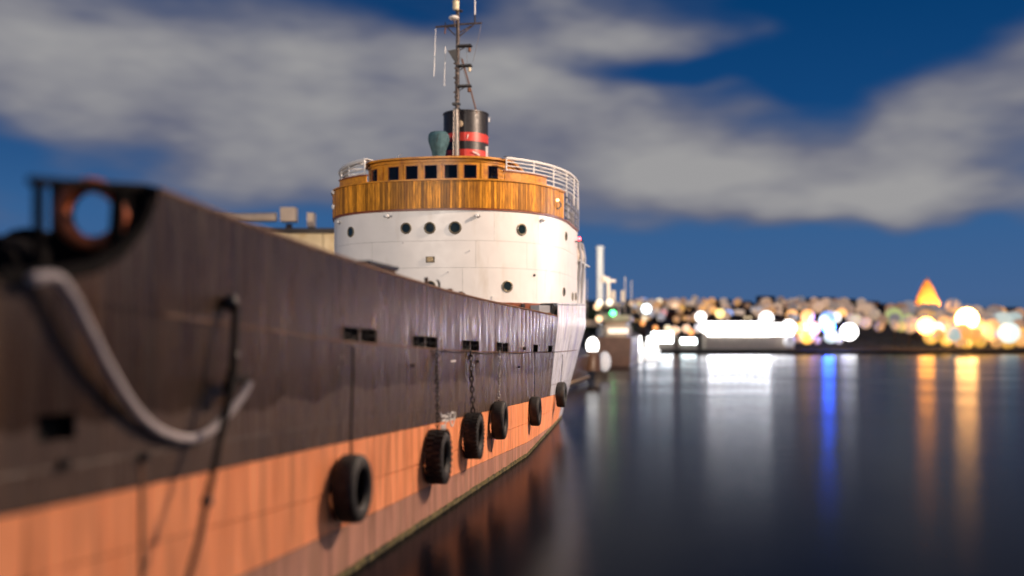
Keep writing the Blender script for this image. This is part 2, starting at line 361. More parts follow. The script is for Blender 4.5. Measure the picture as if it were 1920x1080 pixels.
zE = ip([(-8,1.05),(7,.87),(12.4,.77),(19,.66),(23,.57),(29,.43),(39,.14),(60,.1)])
zL = lambda Y: -.8
def HX(Y, z):
    """x of the starboard shell"""
    x = -5.2
    if Y < 6: x -= 5.4*((6-Y)/14)**1.8*(1+.25*max(0, 1-z/5))
    if Y > 30: x -= .07*(Y-30)*max(0, 1-z/4.2)
    if Y > 45:
        t = min(1, (Y-45)/9); x = x-5.4*(1-math.sqrt(max(0, 1-t*t)))
    return max(x, -10.6) if Y < 45 else max(x, -10.6)
def dent(Y, z):
    a = abs(math.sin(math.pi*Y/.72+.9*math.sin(Y*.61)+.25*math.sin(z*1.7+Y*.3)))
    k = .16+.84*min(1, max(0, (Y-15)/15))**1.2; k *= .76+.24*math.sin(Y*.83+2.1*math.sin(Y*.37))*math.cos(z*.9+Y*.21)
    k = max(k, .05)
    d = -.018*k*(1-a)**1.6 + .007*k*math.sin(Y*3.7+1.3*math.sin(z*2.1))*math.sin(z*2.3+Y*.7) + .003*math.sin(Y*7.9+z*4+math.sin(Y*2.3))*k
    return d
ship = root('cargo_ship', (-10.7, 23, 0), 'large old ship with dark topsides, orange lower hull and round white bridge front', 'ship')
# structural shell just inside the plates
mb = MB(); Ys = [-8,-6,-4,-1,2,6]+[8+2*i for i in range(19)]+[45,46,47,48,49,50,51,52,53,53.6,54]
nzv = 8; vs = []
for Y in Ys:
    for side in (0, 1):
        for k in range(nzv):
            zt = (zTopA(Y) if Y > 36.9 else zTop(Y))-.05
            if 5.5 < Y < 9: zt = 3.9
            z = -1.2+(zt+1.2)*k/(nzv-1); x = HX(Y, z)-.16
            if side: x = -22.2-x
            vs.append((x, Y, z))
nY = len(Ys); fs = []
for i in range(nY-1):
    for side in (0,1):
        for k in range(nzv-1):
            a = (i*2+side)*nzv+k; b = ((i+1)*2+side)*nzv+k; fs.append((a, b, b+1, a+1))
for i in (0, nY-1):
    for k in range(nzv-1):
        a = (i*2)*nzv+k; b = (i*2+1)*nzv+k; fs.append((a, a+1, b+1, b))
mb.add(vs, fs); mb.build('inner_hull', M_inner, ship)
# deck
mb = MB(); dz = 3.05; vs = []
for Y in Ys:
    x = HX(Y, dz)-.2; vs += [(x, Y, dz), (-22.2-x, Y, dz)]
mb.add(vs, [(2*i, 2*i+1, 2*i+3, 2*i+2) for i in range(nY-1)]); mb.build('deck', mat('deck_steel', (.06,.035,.025), .7, var=.3), ship)
# openings cut through the shell: Y0, Y1, z0, z1
holes = [(14.07,14.72,3.475,3.71),(14.80,15.55,3.455,3.68),(17.7,18.48,3.355,3.585),(18.54,19.33,3.345,3.57),
         (21.61,22.3,3.29,3.51),(22.37,23.13,3.27,3.50),(25.4,26.1,3.225,3.46),(26.16,26.87,3.21,3.44),(31.27,32.3,3.165,3.385),(34.73,35.9,3.13,3.34),
         (7.10,7.60,2.68,2.90),(7.76,8.48,2.70,2.90)]
cutline = ip([(-20,3.9),(6.67,3.98),(7.37,4.05),(7.89,4.15),(8.3,4.33),(8.66,4.62),(8.84,5.0),(8.9,9)])
edges = [-8,-5,-2,1,4,6.2,7.05,8.9,10.75,12.7,14.9-.95,16.6,17.63,19.40,21.3,23.25,25.25,27.15,29.1,31.0,32.9,34.6,36.8,38.9,41,43.2,45.4,47.2,49,50.6,52,53.2]
edges2 = [-8,-5,-2,1,4,6,8,9.8,11.6,13.5,15.4,17.3,19.2,21,22.9,24.8,26.7,28.6,30.5,32.4,34.3,36.8,39,41.2,43.3,45.4,47.2,49,50.6,52,53.2]
strakes = [(zA, zTop, edges, M_dark), (zB, zA, edges2, M_dark), (zC, zB, edges, M_dark), (zD, zC, edges2, M_orange), (zE, zD, edges, M_orange), (zL, zE, edges2, M_brown)]
G = .006
def plate(lo, hi, Y0, Y1, mt, top=False):
    step = .085 if 6 < Y0 < 46 else .5
    ny = max(3, int((Y1-Y0)/step)); ys = list(np.linspace(Y0+G, Y1-G, ny+1))
    hs = [h for h in holes if h[0] > Y0-.01 and h[1] < Y1+.01 and lo(h[0]) < (h[2]+h[3])/2 < hi(h[0])]
    for h in hs: ys += [h[0], h[1]]
    ys = sorted(set(round(y, 4) for y in ys))
    vsn = list(np.linspace(0, 1, 9))
    for h in hs:
        for z in h[2:]:
            Ym = (h[0]+h[1])/2; vsn.append((z-lo(Ym))/(hi(Ym)-lo(Ym)))
    vsn = sorted(set(round(min(.999, max(0.001, v)), 4) if 0 < v < 1 else float(v) for v in vsn))
    nyy, nv = len(ys), len(vsn); V = []
    for y in ys:
        l, h = lo(y)+G, hi(y)-(0 if top else G)
        if top and 6 < y < 8.95: h = min(h, cutline(y))
        if top and y <= 6: h = hi(y)
        for v in vsn:
            z = l+(h-l)*v; V.append((HX(y, z)+dent(y, z), y, z))
    n0 = len(V); V += [(p[0]-.025, p[1], p[2]) for p in V]
    F = []; keep = {}
    for i in range(nyy-1):
        for k in range(nv-1):
            yc = (ys[i]+ys[i+1])/2; zc = sum(V[a][2] for a in (i*nv+k, i*nv+k+1, (i+1)*nv+k, (i+1)*nv+k+1))/4
            if any(h[0]-.001 < yc < h[1]+.001 and h[2]-.01 < zc < h[3]+.01 for h in hs): continue
            keep[(i, k)] = 1; F.append((i*nv+k, (i+1)*nv+k, (i+1)*nv+k+1, i*nv+k+1))
    for (i, k) in keep:
        q = [(i,k),(i+1,k),(i+1,k+1),(i,k+1)]
        for (di, dk, e0, e1) in ((0,-1,0,1),(1,0,1,2),(0,1,2,3),(-1,0,3,0)):
            if (i+di, k+dk) not in keep:
                a = q[e0][0]*nv+q[e0][1]; b = q[e1][0]*nv+q[e1][1]; F.append((a, b, b+n0, a+n0))
    m = MB(); m.add(V, F); off = OFF[ship.name]
    me = bpy.data.meshes.new('hull_plate'); me.from_pydata([(p[0]-off.x, p[1]-off.y, p[2]-off.z) for p in V], [], F); me.materials.append(mt)
    me.polygons.foreach_set('use_smooth', [True]*len(F)); me.set_sharp_from_angle(angle=math.radians(50))
    o = bpy.data.objects.new('hull_plate', me); COL.objects.link(o); o.parent = ship; return o
for si, (lo, hi, ed, mt) in enumerate(strakes):
    for a, b in zip(ed[:-1], ed[1:]):
        m = mt; h = hi
        if a >= 36.7 and si < 3: m = M_aft; h = zTopA if si == 0 else hi  # after plates take the colour that carries the glare
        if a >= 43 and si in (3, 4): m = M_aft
        plate(lo, h, a, b, m, si == 0)
# bulwark rail, welded ledge under the freeing ports
def run(zf, Y0, Y1, step=.5, out=0., dz=0.): return [(HX(y, zf(y))+out, y, zf(y)+dz) for y in np.arange(Y0, Y1+.01, step)]
MB().tube(run(zTop, 8.95, 36.7, out=-.02, dz=.0), .035, 6).build('bulwark_rail', M_rust, ship, True)
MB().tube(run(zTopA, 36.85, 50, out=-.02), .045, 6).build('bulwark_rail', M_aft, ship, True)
MB().tube(run(zA, 9, 44, out=.0), .017, 6).build('weld_ledge', M_rust, ship, True)
MB().tube(run(lambda y: zB(y), 6, 44, out=.0), .009, 5).build('weld_ledge', M_dark, ship, True)
mb = MB(); mb.add([(HX(y,.0)+.012+.02*rng.random(), y, z+ (0.025*rng.random() if z > 0 else 0)) for y in np.arange(4, 46, .12) for z in (-.2, .0, .055, .10)],
   [(i*4+k, (i+1)*4+k, (i+1)*4+k+1, i*4+k+1) for i in range(int((46-4)/.12)-1) for k in range(3)])
o = mb.build('weed_fringe', M_weed, ship); o['kind'] = 'stuff'
# bars and slack rope in each freeing port
for k in range(0, 8, 2):
    h, g2 = holes[k], holes[k+1]; x = -5.2+.006
    for yb in ((h[0]+h[1])/2, (g2[0]+g2[1])/2):
        MB().tube([(x-.03, yb, h[2]-.01), (x-.03, yb, h[3]+.01)], .012, 6).build('port_bar', M_chain, ship)
    MB().tube([(x-.02, h[0]+i*(g2[1]-h[0])/8, (h[2]+h[3])/2+.02*math.sin(i*1.7)) for i in range(9)], .006, 5).build('port_rope', M_chain, ship)
    MB().tube([(x+.004, h[0]-.02, h[2]-.012), (x+.004, h[0]-.02, h[3]+.012), (x+.004, g2[1]+.02, g2[3]+.012), (x+.004, g2[1]+.02, g2[2]-.012)], .008, 5).build('port_frame', M_chain, ship)
# scupper pipes with stains beneath are separate little fittings
for (y, z, s_) in ((7.41,2.48,.05),(8.61,2.41,.05),(17.6,3.05,.035),(23.0,3.02,.035),(29.5,3.28,.05),(28.5,2.75,.03)):
    MB().lathe([(s_,-.02),(s_,.05),(s_*.7,.05),(s_*.7,0),(.001,0)], (HX(y,z), y, z), 'x', 14).build('scupper', M_black, ship)
for (y, z, h_) in ((8.61,1.35,2.0),):
    MB().box((HX(y,z)+.008, y, z), (.012,.06,h_)).build('stained_strip', M_rust, ship)
# small fittings standing on the bulwark
def hpos(px, py):
    X = -5.2
    t = (px-960)/FP
    Z = X/(-SN+t*CS); return Vector((X, Z*(CS+t*SN), CAMZ+(640-py)/FP*Z))
for px, h_, r_ in ((804,.15,.04),(848,.07,.06),(868,.07,.05),(873,.06,.04),(1032,.06,.07)):
    p = hpos(px, 560); MB().tube([(p.x-.05, p.y, zTop(p.y)-.05), (p.x-.05, p.y, zTop(p.y)+h_)], r_, 8).build('rail_post', M_rust, ship, True)
p = hpos(828, 560); zt = zTop(p.y)
MB().tube([(p.x-.05,p.y,zt-.05),(p.x-.05,p.y,zt+.10),(p.x-.05,p.y-.05,zt+.15),(p.x-.05,p.y-.14,zt+.17)], .022, 7).build('rail_hook', M_black, ship, True)
# load line mark: painted strokes (proud by a few mm), traced where they stand on the shell
def hp2(X, Y): return hpos(790+X/13.5, 740+Y/13.5)
strokes = [[(485,480),(500,535)],[(500,552),(600,527)],[(600,570),(668,548)],[(665,470),(668,600)],[(510,668),(600,632)],[(610,668),(680,650)],[(603,525),(603,860)],
           [(490,795),(600,775)],[(492,792),(492,862),(603,858)],[(705,480),(716,600)],[(716,600),(750,470),(785,440),(815,490),(820,590)],[(820,590),(852,555),(850,440)],
           [(705,632),(850,605)],[(718,640),(745,760),(768,795),(800,760),(830,622)],[(505,830),(570,815)]]
for st in strokes:
    P = [hp2(*s) for s in st]; m = MB()
    for a, b in zip(P[:-1], P[1:]):
        d = (b-a).normalized(); nrm = Vector((0, -d.z, d.y))*.021; e = d*.008; x0 = -5.2+.012
        q = [a-e+nrm, a-e-nrm, b+e-nrm, b+e+nrm]
        m.add([(x0, v.y, v.z) for v in q]+[(x0-.035, v.y, v.z) for v in q], [(0,1,2,3),(0,4,5,1),(1,5,6,2),(2,6,7,3),(3,7,4,0)])
    m.build('load_line_stroke', M_mark, ship)
p = hpos(849, 677); MB().box((-5.19, p.y, p.z), (.02,.42,.035)).build('draught_tab', M_mark, ship)
for i in range(7):
    p = hpos(921, 822+i*4); MB().box((-5.185, p.y, p.z), (.02,.05,.022)).build('draught_mark', M_black, ship)

# ------------------------------------------------------------------ superstructure (round bridge front)
def path(cx, a, Yc, b, n, Yend, m=400):
    P = [(cx-a, Yend)]
    for i in range(m+1):
        t = math.pi*i/m; c_, s_ = math.cos(t), math.sin(t)
        P.append((cx-a*math.copysign(abs(c_)**(2/n), c_), Yc-b*abs(s_)**(2/n)))
    P.append((cx+a, Yend)); P = np.array(P); d = np.r_[0, np.cumsum(np.hypot(*np.diff(P, axis=0).T))]
    mid = np.interp(cx, P[1:-1,0], d[1:-1]); d = d-mid
    def f(u, out=0):
        x = np.interp(u, d, P[:,0]); y = np.interp(u, d, P[:,1]); e = .04
        tx = np.interp(u+e, d, P[:,0])-np.interp(u-e, d, P[:,0]); ty = np.interp(u+e, d, P[:,1])-np.interp(u-e, d, P[:,1]); l = math.hypot(tx, ty) or 1
        return float(x+ty/l*out), float(y-tx/l*out), math.atan2(ty, tx)
    f.lo, f.hi = float(d[0]), float(d[-1]); return f
def u_at(f, px, z, out=0, lo=None, hi=None):
    best = None
    if not hasattr(f, 'vis'):
        uu = np.arange(f.lo, f.hi, .05); pp = [proj(*f(u)[:2], z)[0] for u in uu]
        f.vis = (float(uu[int(np.argmin(pp))]), float(f.hi))
    for u in np.arange(f.vis[0] if lo is None else lo, f.vis[1] if hi is None else hi, .02):
        x, y, _ = f(u, out); e = abs(proj(x, y, z)[0]-px)
        if best is None or e < best[0]-1e-6: best = (e, u)
    return best[1]
def curved(mb, f, u0, u1, z0, z1, out=0, th=.02, step=.15, dent_=0):
    n = max(1, int(abs(u1-u0)/step)); nzz = 1 if z1-z0 < .5 else 3; vs = []
    for i in range(n+1):
        u = u0+(u1-u0)*i/n
        for o_ in (out, out-th):
            x, y, _ = f(u, o_)
            for k in range(nzz+1):
                z = z0+(z1-z0)*k/nzz; vs.append((x, y, z))
    w = 2*(nzz+1); fs = []; q = nzz+1
    for i in range(n):
        a, b = i*w, (i+1)*w
        for k in range(nzz): fs += [(a+k, b+k, b+k+1, a+k+1), (a+q+k, a+q+k+1, b+q+k+1, b+q+k)]
        fs += [(a, a+q, b+q, b), (a+nzz, b+nzz, b+q+nzz, a+q+nzz)]
    for a in (0, n*w):
        for k in range(nzz): fs.append((a+k, a+k+1, a+q+k+1, a+q+k))
    mb.add(vs, fs); return mb
F1 = path(-11.1, 5.25, 45.4, 6.4, 2.7, 48.0)
sup = ship
mb = MB(); curved(mb, F1, F1.lo, F1.hi, 3.0, 8.78, out=-.03, th=.05)
x0, y0, _ = F1(F1.lo); x1, y1, _ = F1(F1.hi); mb.box(((x0+x1)/2, 48, 5.9), (x1-x0, .06, 5.8)); mb.build('deckhouse_core', M_seam, ship)
g = .004
rows = [(5.08,6.48,[-7.4,-3.2,u_at(F1,867,6),u_at(F1,1007,5.6,lo=0,hi=6.5),6.2]), (6.48,7.57,[-6.2,-2.2,u_at(F1,892,7),4.5]), (7.57,8.80,[-7.6,-3.6,u_at(F1,927,8),5.2])]
for z0, z1, us in rows:
    us = [F1.lo]+us+[F1.hi]
    for a, b in zip(us[:-1], us[1:]):
        curved(MB(), F1, a+g, b-g, z0+g, z1-g, out=.0, th=.02).build('wall_plate', M_white, ship, True)
curved(MB(), F1, F1.lo, F1.hi, 8.80, 8.88, out=.05, th=.10).build('deck_edge_moulding', M_wood3, ship, True)
curved(MB(), F1, F1.lo, F1.hi, 4.98, 5.08, out=.03, th=.08).build('base_moulding', M_wood3, ship, True)
uA, uB = F1.lo+1.5, u_at(F1, 1054, 9.2)
n = int((uB-uA)/.118); w = (uB-uA)/n
x, y, r0 = F1(0, .055)
pl0 = MB().box(tuple(OFF[ship.name]), (w*.89,.03,1.12)).build('plank', M_wood, ship)
for i in range(n):
    u = uA+(i+.5)*w; x, y, rz = F1(u, .055+.006*rng.random()); o = pl0 if i == 0 else share(pl0, (0,0,0))
    o.location = Vector((x, y, 9.44))-OFF[ship.name]; o.rotation_euler = (0, 0, rz)
curved(MB(), F1, uA, uB, 8.89, 9.99, out=.030, th=.03).build('bulwark_backing', M_seam, ship, True)
curved(MB(), F1, uA-.02, uB+.02, 10.0, 10.06, out=.13, th=.2).build('cap_rail', M_wood2, ship, True)
# stepped wood dodgers on the wings
for (pa, pb, z1) in ((947,1026,10.46),(636,686,10.40)):
    ua, ub = u_at(F1, pa, 10.2), u_at(F1, pb, 10.2)
    k = 3
    for i in range(k): curved(MB(), F1, ua+(ub-ua)*i/k+.006, ua+(ub-ua)*(i+1)/k-.006, 10.062, z1-.05, out=-.02, th=.06).build('dodger_panel', M_wood2, ship, True)
    curved(MB(), F1, ua-.04, ub+.04, z1-.05, z1, out=.02, th=.14).build('dodger_cap', M_wood3, ship, True)
# bridge deck and its roof deck beams
mb = MB(); ring = [F1(u, -.04)[:2] for u in np.linspace(F1.lo, F1.hi, 60)]
mb.add([(x, y, 8.86) for x, y in ring], [tuple(range(60))]); mb.build('bridge_deck', mat('teak_deck', (.2,.12,.06), .7), ship)
# portholes
def porthole(px, py, r, out=.0, f=F1, lo=None, hi=None):
    z = 8.0
    for _ in range(4):
        u = u_at(f, px, z, lo=lo, hi=hi); x, y, rz = f(u, out); Zc = -x*SN+y*CS; z = CAMZ+(640-py)/FP*Zc
    rt = root('porthole', (x, y, z)); rt.parent = ship; rt.location = Vector((x, y, z))-OFF[ship.name]; rt.rotation_euler = (0, 0, rz)
    OFF[rt.name] = Vector()
    MB().lathe([(r*1.16,-.01),(r*1.16,.03),(r*1.0,.045),(r*.86,.03),(r*.86,-.01)], (0,0,0), 'y', 28, True).build('porthole_ring', M_brass, rt, True)
    MB().lathe([(r*.88,.014),(.001,.016)], (0,0,0), 'y', 24).build('porthole_glass', M_glass, rt)
    for ch in rt.children: ch.scale = (1,-1,1)
    MB().box((r*.12,.018,r*.06), (r*.22,.006,r*.55)).build('inner_reveal', M_greybox if px != 978 else M_glass, rt)
    return rt
for px, py, r in ((658,435,.19),(761,428,.20),(806,427.5,.21),(853,427,.225),(978,430.5,.215),(807,537,.20),(951,537,.205)): porthole(px, py, r, hi=6.5)
for px, py in ((1061,443),(1057,547),(1073,556),(1079,556)): porthole(px, py, .17, lo=5, hi=F1.hi)
def on_wall(px, py, out=0, lo=None, hi=None):
    z = 7
    for _ in range(4):
        u = u_at(F1, px, z, out, lo, hi); x, y, rz = F1(u, out); z = CAMZ+(640-py)/FP*(-x*SN+y*CS)
    return Vector((x, y, z)), rz, u
# builder's plate
p, rz, u = on_wall(806.5, 486.5, .02)
bp_ = MB().box((p.x, p.y, p.z), (.36,.03,.24), rz).build('builder_plate', M_plate, ship)
for dz_, w_ in ((.07,.2),(.01,.27),(-.06,.22)):
    MB().box((p.x-.016*math.sin(-rz)-.0, p.y-.018, p.z+dz_), (w_,.01,.022), rz).build('plate_lettering', M_platel, bp_)
# square junction box outline, small lamps and fittings on the white front
p, rz, u = on_wall(928, 562, .02); MB().box(p, (.25,.05,.30), rz).build('junction_box', M_white, ship)
for px, py, w_ in ((726,405,.26),(894,404,.16),(1018,412,.18),(635,416,.12)):
    p, rz, u = on_wall(px, py, .09); MB().box((p.x, p.y+.05, p.z), (w_*1.4,.06,.06), rz).build('lamp_bracket', M_greybox, ship)
    MB().lathe([(.001,-.09),(.05,-.09),(.075,-.02),(.075,.04),(.03,.07),(.001,.07)], p, 'y', 14).build('floodlight_housing', M_wpaint, ship, True)
for px, py in ((1002,516),(756,455),(690,545),(840,510),(880,470)):
    p, rz, u = on_wall(px, py, .03); MB().lathe([(.001,-.04),(.05 if px == 1002 else .02,-.03),(.06 if px == 1002 else .02,.03)], p, 'y', 10).build('pipe_stub', M_black if px == 1002 else M_greybox, ship)
# dark coaming, posts and lockers at the foot of the front
curved(MB(), F1, u_at(F1,850,5), u_at(F1,1040,5), 4.1, 4.97, out=.25, th=.05).build('teak_coaming', M_wood3, ship, True)
for px in (940, 980, 1043):
    p, rz, u = on_wall(px, 578, .33); MB().box((p.x, p.y, 4.55), (.14,.12,.95), rz).build('coaming_post', M_black, ship)
p, rz, u = on_wall(1014, 578, .5); MB().box((p.x, p.y, 4.45), (.7,.5,1.05), rz).build('deck_locker', M_greybox, ship)
p, rz, u = on_wall(1030, 578, .55); MB().box((p.x, p.y, 4.5), (.35,.7,1.15), rz).build('deck_locker', M_black, ship)

# wheelhouse
F2 = path(-11.05, 3.13, 42.0, 2.25, 2.6, 44.0)
mb = MB(); wz0, wz1 = 10.20, 10.78
curved(mb, F2, F2.lo, F2.hi, 8.9, wz0, th=.07); mb.build('wheelhouse_wall', M_wood2, ship, True)
curved(MB(), F2, F2.lo, F2.hi, wz1, 10.92, th=.07).build('wheelhouse_header', M_wood2, ship, True)
MB().box((-10.95, 44.0, 9.9), (5.9,.07,2.0)).build('rear_wall', M_wood3, ship)
MB().add([(x, y, 10.93) for x, y in [F2(u, .02)[:2] for u in np.linspace(F2.lo, F2.hi, 60)]], [tuple(range(60))]).build('ceiling_panel', M_wood3, ship)
curved(MB(), F2, F2.lo, F2.hi, 10.90, 11.02, out=.05, th=.12).build('fascia', M_wood2, ship, True)
mb = MB(); curved(mb, F2, F2.lo, F2.hi, 11.02, 11.10, out=.20, th=.3)
mb.add([(x, y, 11.095) for x, y in [F2(u, .1)[:2] for u in np.linspace(F2.lo, F2.hi, 60)]], [tuple(range(60))]); mb.build('wheelhouse_roof', M_wood2, ship, True)
wc = [702,738,772,808,845,882,925]; us = [u_at(F2, c_, 10.5) for c_ in wc]
hw = [.23,.26,.27,.275,.275,.27,.25]
bnd = [F2.lo]
for i in range(len(us)-1): bnd.append((us[i]+us[i+1])/2)
eR = us[-1]+.45
sideL = [us[0]-1.1, us[0]-2.1]; sideR = [us[-1]+1.15, us[-1]+2.1]
allw = sorted([(s, .36) for s in sideL]+list(zip(us, hw))+[(s, .36) for s in sideR])
prev = F2.lo
for (c_, h_) in allw:
    if c_-h_ > prev: curved(MB(), F2, prev, c_-h_, wz0, wz1, th=.07).build('window_post', M_wood2, ship, True)
    prev = c_+h_
    fr = MB(); 
    for a, b, z0, z1 in ((c_-h_, c_+h_, wz0, wz0+.02), (c_-h_, c_+h_, wz1-.02, wz1), (c_-h_, c_-h_+.02, wz0, wz1), (c_+h_-.02, c_+h_, wz0, wz1)):
        curved(fr, F2, a, b, z0, z1, out=.015, th=.05)
    wf = fr.build('window_frame', M_wood3, ship)
    curved(MB(), F2, c_-h_+.02, c_+h_-.02, wz0+.02, wz1-.02, out=-.03, th=.008).build('pane', M_clear, wf)
curved(MB(), F2, prev, F2.hi, wz0, wz1, th=.07).build('window_post', M_wood2, ship, True)
for a, b in zip(us[:-1], us[1:]):
    curved(MB(), F2, (a+b)/2-.045, (a+b)/2+.045, wz0-.1, wz1+.08, out=.05, th=.05).build('pilaster', M_wood2, ship)
# a few things inside the wheelhouse keep the panes from looking empty
MB().box((-10.9,41.0,9.6),(3.2,.5,1.25)).build('console', M_black, ship)
wh = MB(); wh.lathe([(.36,-.02),(.40,-.02),(.40,.02),(.36,.02)], (-11.1,41.5,10.2), 'y', 20, True); wh.build('helm_wheel', M_wood3, ship)

# sweeping white railings on the bridge wings
F3 = path(-11.1, 5.4, 46.2, 7.0, 2.25, 47.0)
def railset(ua, ub, zs, rad, stz):
    for z, r_ in zip(zs, rad):
        MB().tube([(*F3(u)[:2], z) for u in np.linspace(ua, ub, 40)], r_, 6).build('rail', M_wpaint, ship, True)
    n_ = max(2, int(abs(ub-ua)/1.3))
    for i in range(n_+1):
        u = ua+(ub-ua)*i/n_; x, y, _ = F3(u); MB().tube([(x, y, stz), (x, y, zs[0])], .033, 6).build('stanchion', M_wpaint, ship)
uR = u_at(F3, 950, 11); uL = u_at(F3, 684, 11)
railset(uR, F3.hi, [11.06,10.90,10.74,10.58,10.40,10.2], [.055,.022,.022,.022,.022,.022], 9.75)
railset(uL, F3.lo, [11.10,10.92,10.74,10.56,10.38], [.09,.035,.035,.035,.035], 9.0)
MB().tube([(*F3(u, -.22)[:2], 11.16) for u in np.linspace(uR, F3.hi, 40)], .02, 6).build('awning_wire', M_black, ship)
for sgn, ua, ub in ((1, uR, F3.hi), (-1, uL, F3.lo)):
    for i in range(5):
        u = ua+(ub-ua)*(i+.5)/5; x, y, _ = F3(u, .02); x2, y2, _ = F3(u, -1.0)
        MB().tube([(x, y, 11.06), (x2, y2, 11.14)], .025, 6).build('awning_spar', M_wpaint, ship)
curved(MB(), F3, uL+.1, F3.lo+2, 11.13, 11.16, out=.06, th=.42).build('awning_edge', M_wpaint, ship, True)
# right-hand wing end: dark rails, ladder and lifebelt locker
ux = uB
for z in (9.0,9.3,9.6,9.9):
    MB().tube([(*F1(u, .05)[:2], z) for u in np.linspace(ux+.05, F1.hi, 14)], .022, 6).build('side_rail', M_black, ship)
for i in range(7):
    u = ux+.05+(F1.hi-ux-.1)*i/6; x, y, _ = F1(u, .05); MB().tube([(x, y, 8.85), (x, y, 10.25)], .03, 6).build('side_stanchion', M_greybox, ship)
curved(MB(), F1, ux+.7, ux+2.2, 9.0, 9.75, out=.0, th=.03).build('weather_cloth', M_greybox, ship)
x, y, rz = F1(u_at(F1, 1041, 9.3), .09)
MB().lathe([(.13,-.03),(.19,-.03),(.19,.03),(.13,.03)], (x, y, 9.35), 'y', 20, True).build('fairlead_ring', M_black, ship)
MB().ball((x+.02, y-.02, 9.55), .07, 10).build('deck_lamp', glow('warm_deck_lamp', (1,.62,.25), 4), ship)
MB().box((-6.05,47.2,9.2),(.25,.35,.9)).build('side_locker', M_greybox, ship)
# port side: two round white lamps at the edge
for py in (360, 388):
    p = W(627, py, 43.2); MB().ball(p, .13, 12).build('side_lamp', M_wpaint, ship, True)
# navigation light
p = W(1086, 448, 47.5); MB().ball(p, .09, 12).build('port_light', glow('red_side_light', (1,.03,.05), 9), ship)
MB().box((-5.8, 47.2, p.z-.12), (.7,.12,.06)).build('light_bracket', M_black, ship)
# after deckhouse and davit
MB().box((-10.7,50.3,6.15),(9.5,4.0,2.5)).build('after_deckhouse', M_white, ship)
MB().box((-10.7,50.3,7.44),(9.9,4.4,.08)).build('after_deckhouse_roof', M_wpaint, ship)
dv = [(-6.0,50.2,5.2),(-5.85,50.2,6.6),(-5.75,50.1,7.7),(-5.85,50,8.35),(-6.3,50,8.7)]
MB().tube(dv, .09, 8).build('boat_davit', M_greybox, ship, True)
MB().tube([(x_, y_-1.6, z_) for x_, y_, z_ in dv], .09, 8).build('boat_davit', M_greybox, ship, True)
mb = MB(); prof = [(-1.9,.05),(-1.5,.42),(-.6,.62),(.6,.62),(1.5,.42),(1.9,.05)]
mb.lathe([(r_, h_) for h_, r_ in prof], (-6.35,49.3,7.75), 'y', 16); mb.build('lifeboat', M_cream, ship, True)

# funnel
fn = ship
fx, fy, fr_ = -10.95, 46.1, 1.06
def cyl(z0, z1, r, name, mt, lip=0):
    pr = [(r,z0),(r,z1)]
    if lip: pr = [(r,z0),(r,z1-.06),(r+lip,z1-.05),(r+lip,z1),(r-.05,z1),(r-.05,z1-.6),(.01,z1-.6)]
    return MB().lathe(pr, (fx,fy,0), 'z', 48).build(name, mt, fn, True)
cyl(8.9,14.28,fr_,'funnel_casing',M_black,.03)
for z0, z1, nm in ((12.83,13.23,'funnel_band'),(11.1,12.44,'funnel_band')):
    MB().lathe([(fr_+.002,z0),(fr_+.012,z0),(fr_+.012,z1),(fr_+.002,z1)], (fx,fy,0), 'z', 48, True).build(nm, M_red, fn, True)
def fpt(px, py, out=.04):     # a point on the front of the funnel
    best = None
    for t in np.linspace(-math.pi, 0, 300):
        x, y = fx+(fr_+out)*math.cos(t), fy+(fr_+out)*math.sin(t); e = abs(proj(x, y, 13)[0]-px)
        if -x*SN+y*CS < -fx*SN+fy*CS and (best is None or e < best[0]): best = (e, x, y)
    _, x, y = best; return Vector((x, y, CAMZ+(640-py)/FP*(-x*SN+y*CS)))
p = fpt(862.5, 232, .06); MB().lathe([(.001,-.03),(.13,-.03),(.15,0),(.13,.03),(.001,.03)], p, 'y', 20).build('funnel_badge', mat('cream_disc', (.62,.52,.36), .5), fn, True)
MB().tube([fpt(878,252),fpt(876,259)], .025, 6).build('funnel_handle', M_wpaint, fn)
MB().tube([fpt(886,284,.1),fpt(899,291,.1)], .03, 6).build('funnel_strut', M_wpaint, fn)
p = W(912,285,46.9); MB().box((p.x, p.y, 12.3), (.13,.08,.75)).build('funnel_cabinet', M_wpaint, fn)
p = W(917,225,46.9); MB().box((p.x, p.y, p.z), (.07,.07,.2)).build('funnel_lug', M_wpaint, fn)

# mast
mx_, my_ = -10.95, 44.4
MZ = -mx_*SN+my_*CS; mp_ = FP/MZ
def mz(py): return CAMZ+(640-py)/mp_
def mp(px, py, dy=0): return Vector((mx_+(px-858)/mp_, my_+dy, mz(py)))
MB().tube([(mx_,my_,8.9),(mx_,my_,mz(150)),(mx_+.03,my_,mz(60)),(mx_,my_,mz(-40))], .115, 10, r2=.07).build('mast_pole', M_mast, ship, True)
MB().tube([mp(816,48.5),mp(860,46),mp(905,46)], .045, 8).build('crosstree', M_mast, ship)
for a, b in (((834,46),(854,66)),((890,48),(861,69)),((884,50),(861,62)),((817,48),(857,50))): MB().tube([mp(*a), mp(*b)], .028, 6).build('crosstree_brace', M_mast, ship)
MB().tube([mp(835,40),mp(835,52)], .02, 6).build('aerial_stub', M_mast, ship)
MB().tube([mp(892,46),mp(892,30)], .04, 6).build('whip_base', M_black, ship)
MB().tube([mp(892,30),mp(892,-40)], .03, 6).build('whip_aerial', M_wpaint, ship)
p = mp(853,35,-.15); MB().ball(p, .24, 18, (1,1,.42)).build('satellite_dome', M_wpaint, ship, True)
MB().tube([mp(853,37,-.15),mp(855,52,-.1)], .035, 6).build('dome_bracket', M_mast, ship)
